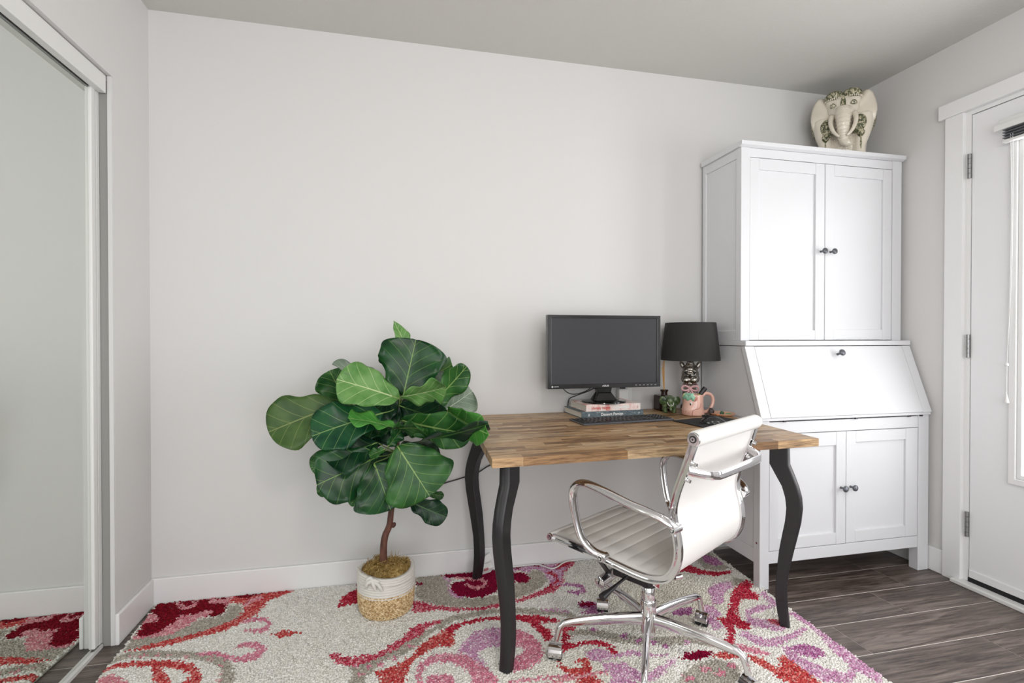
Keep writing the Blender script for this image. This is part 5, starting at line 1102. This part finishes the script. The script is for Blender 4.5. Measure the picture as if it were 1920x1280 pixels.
# reed diffuser
df = thing('reed_diffuser', 'amber glass reed diffuser bottle with a white label and wooden reeds behind the green elephant', 'diffuser', (1.293, 2.292, TZ), R(0))
amb = M('amber_glass', (40, 18, 11), 0.14, spec=0.3)
put('bottle', MB().box(-0.037, 0.033, -0.034, 0.034, 0.0, 0.074), amb, df, bevel=0.006)
put('neck', MB().lathe([(0.016, 0.0742), (0.0150, 0.078), (0.0150, 0.092), (0.019, 0.0925), (0.019, 0.101), (0.012, 0.101), (0.012, 0.078)], 24, (0.004, 0, 0)), amb, df, smooth='auto')
lb = put('label', MB().box(-0.026, 0.024, -0.0349, -0.0342, 0.010, 0.058), white, df)
put('label_print', MB().box(-0.018, 0.014, -0.0353, -0.0350, 0.042, 0.0435).box(-0.018, 0.010, -0.0353, -0.0350, 0.036, 0.0375).box(-0.018, 0.012, -0.0353, -0.0350, 0.018, 0.0192), greyt, lb)
reed = M('reed', (206, 156, 84), 0.7)
r0 = None
for k, (dx, dy, hh) in enumerate(((-0.012, 0.01, 0.235), (-0.004, 0.0, 0.30), (-0.001, 0.012, 0.30), (0.003, 0.006, 0.255), (-0.017, 0.004, 0.21))):
    put('reed', MB().tube([(0.004+dx*-.3, dy*-.3, 0.012), (0.004+dx*.6, dy*.6, hh)], 0.0017, 6), reed, df)

# small green ceramic elephant
ge = thing('elephant_figurine', 'small green glazed elephant figurine with white tusks on the desk left of the mug', 'figurine', (1.270, 2.196, TZ), R(-22))
grn = M('green_glaze', (62, 84, 52), 0.2, coat=0.5)
grn.color(grn.ramp(grn.noise(grn.pos((1, 1, 1)), 70, 4, 0.7), [(0.35, (34, 52, 34)), (0.5, (66, 90, 54)), (0.68, (122, 136, 88))])); grn.bump(grn.noise(grn.pos((1, 1, 1)), 220, 3), 0.5, 0.002)
m = MB(); m.ell((0, 0.014, 0.056), (0.031, 0.040, 0.028)); m.ell((0, -0.018, 0.060), (0.020, 0.020, 0.023))
for s in (-1, 1):
    for y in (-0.008, 0.038): m.tube([(s*0.019, y, 0.050), (s*0.020, y, 0.002)], [0.0115, 0.0095], 14)
m.tube(smooth_path([(0, -0.030, 0.056), (0, -0.040, 0.042), (0, -0.041, 0.026), (0, -0.046, 0.016)], 4), [0.010-0.005*i/12 for i in range(13)], 12)
eb = voxel(put('body', m, grn, ge), 0.0022, 3)
for s in (-1, 1): put('ear', MB().ell((s*0.032, -0.014, 0.060), (0.0175, 0.0045, 0.0215), (0.1, s*0.12, s*0.35), 16, 10), grn, ge, smooth=True)
for s in (-1, 1): put('tusk', MB().tube(smooth_path([(s*0.014, -0.034, 0.054), (s*0.011, -0.044, 0.044), (s*0.003, -0.049, 0.038)], 4), [0.0018, .0018, .0018, .0018, .0017, .0016, .0014, .0011, .0008], 8), white, ge, smooth=True)

# ---------------------------------------------------------------- big ceramic elephant on the hutch
el = thing('elephant_stool', 'large cream ceramic elephant with green painted headdress on top of the hutch in the corner', 'figurine', (2.245, 2.190, 2.0025), R(-45)); el.scale = (0.92, 0.92, 0.955)
crm = M('cream_glaze', (224, 216, 200), 0.22, coat=0.5)
gp_ = M('green_relief', (120, 122, 92), 0.4)
gp_.color(gp_.ramp(gp_.noise(gp_.pos((1, 1, 1)), 85, 4, 0.7), [(0.40, (56, 60, 40)), (0.50, (110, 112, 80)), (0.58, (206, 198, 172))])); gp_.bump(gp_.noise(gp_.pos((1, 1, 1)), 85, 4), 0.9, 0.006)
m = MB()
m.ell((0, 0.060, 0.235), (0.122, 0.105, 0.105)); m.ell((0, 0.055, 0.10), (0.085, 0.085, 0.10)); m.ell((0, 0.0, 0.09), (0.055, 0.05, 0.10))
for s in (-1, 1):
    m.tube([(s*0.096, 0.000, 0.225), (s*0.092, -0.008, 0.145), (s*0.075, -0.015, 0.06), (s*0.078, -0.018, 0.0)], [0.056, 0.042, 0.030, 0.030], 18)
    m.tube([(s*0.085, 0.105, 0.22), (s*0.078, 0.105, 0.0)], [0.04, 0.030], 18)
body = voxel(put('body', m, crm, el), 0.006, 6)
m = MB()
m.ell((0, -0.030, 0.275), (0.078, 0.058, 0.072)); m.ell((0, -0.052, 0.240), (0.056, 0.045, 0.05)); m.ell((-0.04, -0.03, 0.305), (0.045, 0.045, 0.04)); m.ell((0.04, -0.03, 0.305), (0.045, 0.045, 0.04))
tr_ = smooth_path([(0, -0.070, 0.245), (0, -0.092, 0.205), (0, -0.094, 0.160), (0, -0.086, 0.118), (0.004, -0.082, 0.088), (0.018, -0.088, 0.068), (0.034, -0.092, 0.074)], 8)
m.tube(tr_, [0.040-0.024*(i/(len(tr_)-1)) for i in range(len(tr_))], 20)
head = voxel(put('head', m, crm, el), 0.0045, 4)
for k in range(9):
    i = 5+k*3; p = tr_[i]; r_ = 0.040-0.024*(i/(len(tr_)-1)); t = (tr_[i+1]-tr_[i-1]).normalized(); q = Vector((1, 0, 0)); e = t.cross(q)
    put('trunk_ring', MB().tube([p+q*cos(a)*(r_+.0005)+e*sin(a)*(r_+.0005) for a in [2*pi*j/24 for j in range(24)]], 0.0024, 6, closed=True), crm, head, smooth=True)
for s in (-1, 1):
    put('tusk', MB().tube(smooth_path([(s*0.052, -0.066, 0.225), (s*0.058, -0.088, 0.185), (s*0.048, -0.104, 0.140), (s*0.030, -0.112, 0.110), (s*0.016, -0.114, 0.100)], 5), [0.0145-0.010*i/20 for i in range(21)], 14), crm, head, smooth=True)
    # ears: cupped fans with folds
    vs = []; NI, NJ = 12, 16
    for i in range(NI+1):
        f = i/NI
        for j in range(NJ+1):
            g = j/NJ; an = R(112-225*g); rad = f*(0.056+0.016*sin(pi*g)+0.022*(1 if g > .6 else g/.6))
            x = 0.064+rad*max(0.0, 0.42+0.58*cos(an))*0.98; z = 0.258+rad*sin(an)*1.30
            y = -0.030-0.018*f+0.030*f*f+0.0120*sin(g*19)*f*f
            vs.append((s*x, y, z))
    fs = [(i*(NJ+1)+j, i*(NJ+1)+j+1, (i+1)*(NJ+1)+j+1, (i+1)*(NJ+1)+j) for i in range(NI) for j in range(NJ)]
    ear = put('ear', MB().add(vs, fs), crm, el, smooth=True); so = ear.modifiers.new('thickness', 'SOLIDIFY'); so.thickness = 0.012; so.offset = 0
    e_ = put('eye', MB().ell((s*0.047, -0.078, 0.276), (0.014, 0.008, 0.0095), (0, s*-.3, s*0.5), 14, 8), crm, head, smooth=True)
    put('pupil', MB().ell((s*0.047, -0.0835, 0.2755), (0.0068, 0.0035, 0.0055), (0, 0, 0), 12, 8), gp_, e_, smooth=True)
    put('eyelid', MB().tube(smooth_path([(s*0.034, -0.084, 0.272), (s*0.047, -0.087, 0.286), (s*0.060, -0.078, 0.279), (s*0.060, -0.080, 0.268), (s*0.046, -0.087, 0.265), (s*0.034, -0.084, 0.272)], 5), 0.0026, 6), gp_, e_, smooth=True)
    # draped green cloth on the flanks
    m = MB(); m.ell((s*0.074, -0.046, 0.172), (0.034, 0.016, 0.052), (0, s*0.25, 0)); m.ell((s*0.082, -0.050, 0.122), (0.018, 0.013, 0.022)); m.ell((s*0.082, -0.040, 0.075), (0.006, 0.008, 0.055))
    m.ell((s*0.132, 0.035, 0.200), (0.022, 0.05, 0.060), (0, s*0.15, 0))
    voxel(put('painted_drape', m, gp_, el), 0.0035, 2)
# headdress
m = MB()
for s in (-1, 1):
    m.ell((s*0.042, -0.036, 0.332), (0.049, 0.056, 0.032), (0, s*0.12, 0)); 
m.ell((0, -0.062, 0.322), (0.022, 0.016, 0.022)); m.ell((0, 0.03, 0.336), (0.075, 0.06, 0.018))
hdr = voxel(put('headdress', m, gp_, el), 0.0038, 3)
m = MB()
for s in (-1, 1):
    m.tube([(s*0.040+0.046*cos(a), -0.030+0.051*sin(a), 0.325) for a in [2*pi*j/32 for j in range(32)]], 0.0035, 6, closed=True)
    m.tube([(s*0.040+0.026*cos(a), -0.038+0.026*sin(a), 0.353) for a in [2*pi*j/24 for j in range(24)]], 0.0028, 6, closed=True)
put('headdress_braid', m, crm, hdr, smooth=True)
m = MB()
for s in (-1, 1):
    for j in range(15):
        a = pi+pi*(j+.5)/15; m.ell((s*0.040+0.047*cos(a), -0.030+0.052*sin(a), 0.315), (0.0032, 0.0032, 0.0085), (0, 0, 0), 8, 6)
o = put('fringe', m, crm, hdr, smooth=True)
put('forehead_pendant', MB().ell((0, -0.0885, 0.278), (0.013, 0.007, 0.038), (-0.12, 0, 0), 14, 10).ell((0, -0.096, 0.243), (0.0045, 0.004, 0.012)), gp_, head, smooth=True)
m = MB()
for z in range(5):
    for x in range(-4, 5): m.ell((x*0.0125, -0.050-0.0*x, 0.05+z*0.017), (0.0032, 0.0032, 0.0032), (0, 0, 0), 6, 4)
put('bead', m, crm, body, smooth=True)

# ---------------------------------------------------------------- cords and charger on the floor
tag(put('power_cable', MB().tube(smooth_path([P('y', 2.361, 1062, 860), P('y', 2.361, 985, 862), P('y', 2.361, 925, 870), P('y', 2.361, 895, 886), P('y', 2.361, 862, 897), P('y', 2.361, 835, 905), P('y', 2.361, 800, 917), P('y', 2.361, 765, 930), P('y', 2.359, 712, 935)], 6), 0.0030, 8), blackm, smooth=True),
    'thin black cable running behind the desk leg to the outlet by the plant', 'cable')
wc = [(908, 1056), (935, 1053), (965, 1053), (990, 1052.5), (1005, 1056), (1019, 1061), (1033, 1065.5), (1044, 1063), (1056, 1055), (1066, 1049), (1078, 1046), (1090, 1043)]
tag(put('white_cord', MB().tube(smooth_path([P('z', 0.0165, x, y) if P('z', 0.0165, x, y).y < 2.345 else Vector((P('z', 0.0165, x, y).x, 2.345, 0.0165)) for x, y in wc], 5), 0.0032, 8), white, smooth=True), 'white power cord snaking over the back edge of the rug', 'cord')
pb = thing('power_strip', 'white power strip leaning on the baseboard between the left desk legs', 'power strip', (0.415, 2.30, 0.017), R(22))
put('body', MB().obox((0.0, 0.014, 0.020), (0.050, 0.030, 0.038), Euler((R(30), 0, 0)).to_matrix()), white, pb, bevel=0.004)
put('flap', MB().obox((0.0, 0.028, 0.052), (0.072, 0.003, 0.030), Euler((R(-12), R(-22), 0)).to_matrix()), white, pb, bevel=0.001)
put('socket_face', MB().obox((-0.014, -0.007, 0.026), (0.022, 0.006, 0.014), Euler((R(30), 0, 0)).to_matrix()), M('dusty_pink_plastic', (186, 120, 124), 0.4), pb, bevel=0.002)

# added ceiling lamp rim, unseen behind the viewer; gives off no light itself
cm = thing('added_ceiling_lamp', 'added round white flush ceiling lamp, unseen behind the viewer', 'lamp', (0.95, 0.35, ZC))
put('lamp_rim', MB().lathe([(0.17, 0), (0.175, -0.01), (0.165, -0.02), (0.16, 0)], 40), white, cm, smooth='auto')
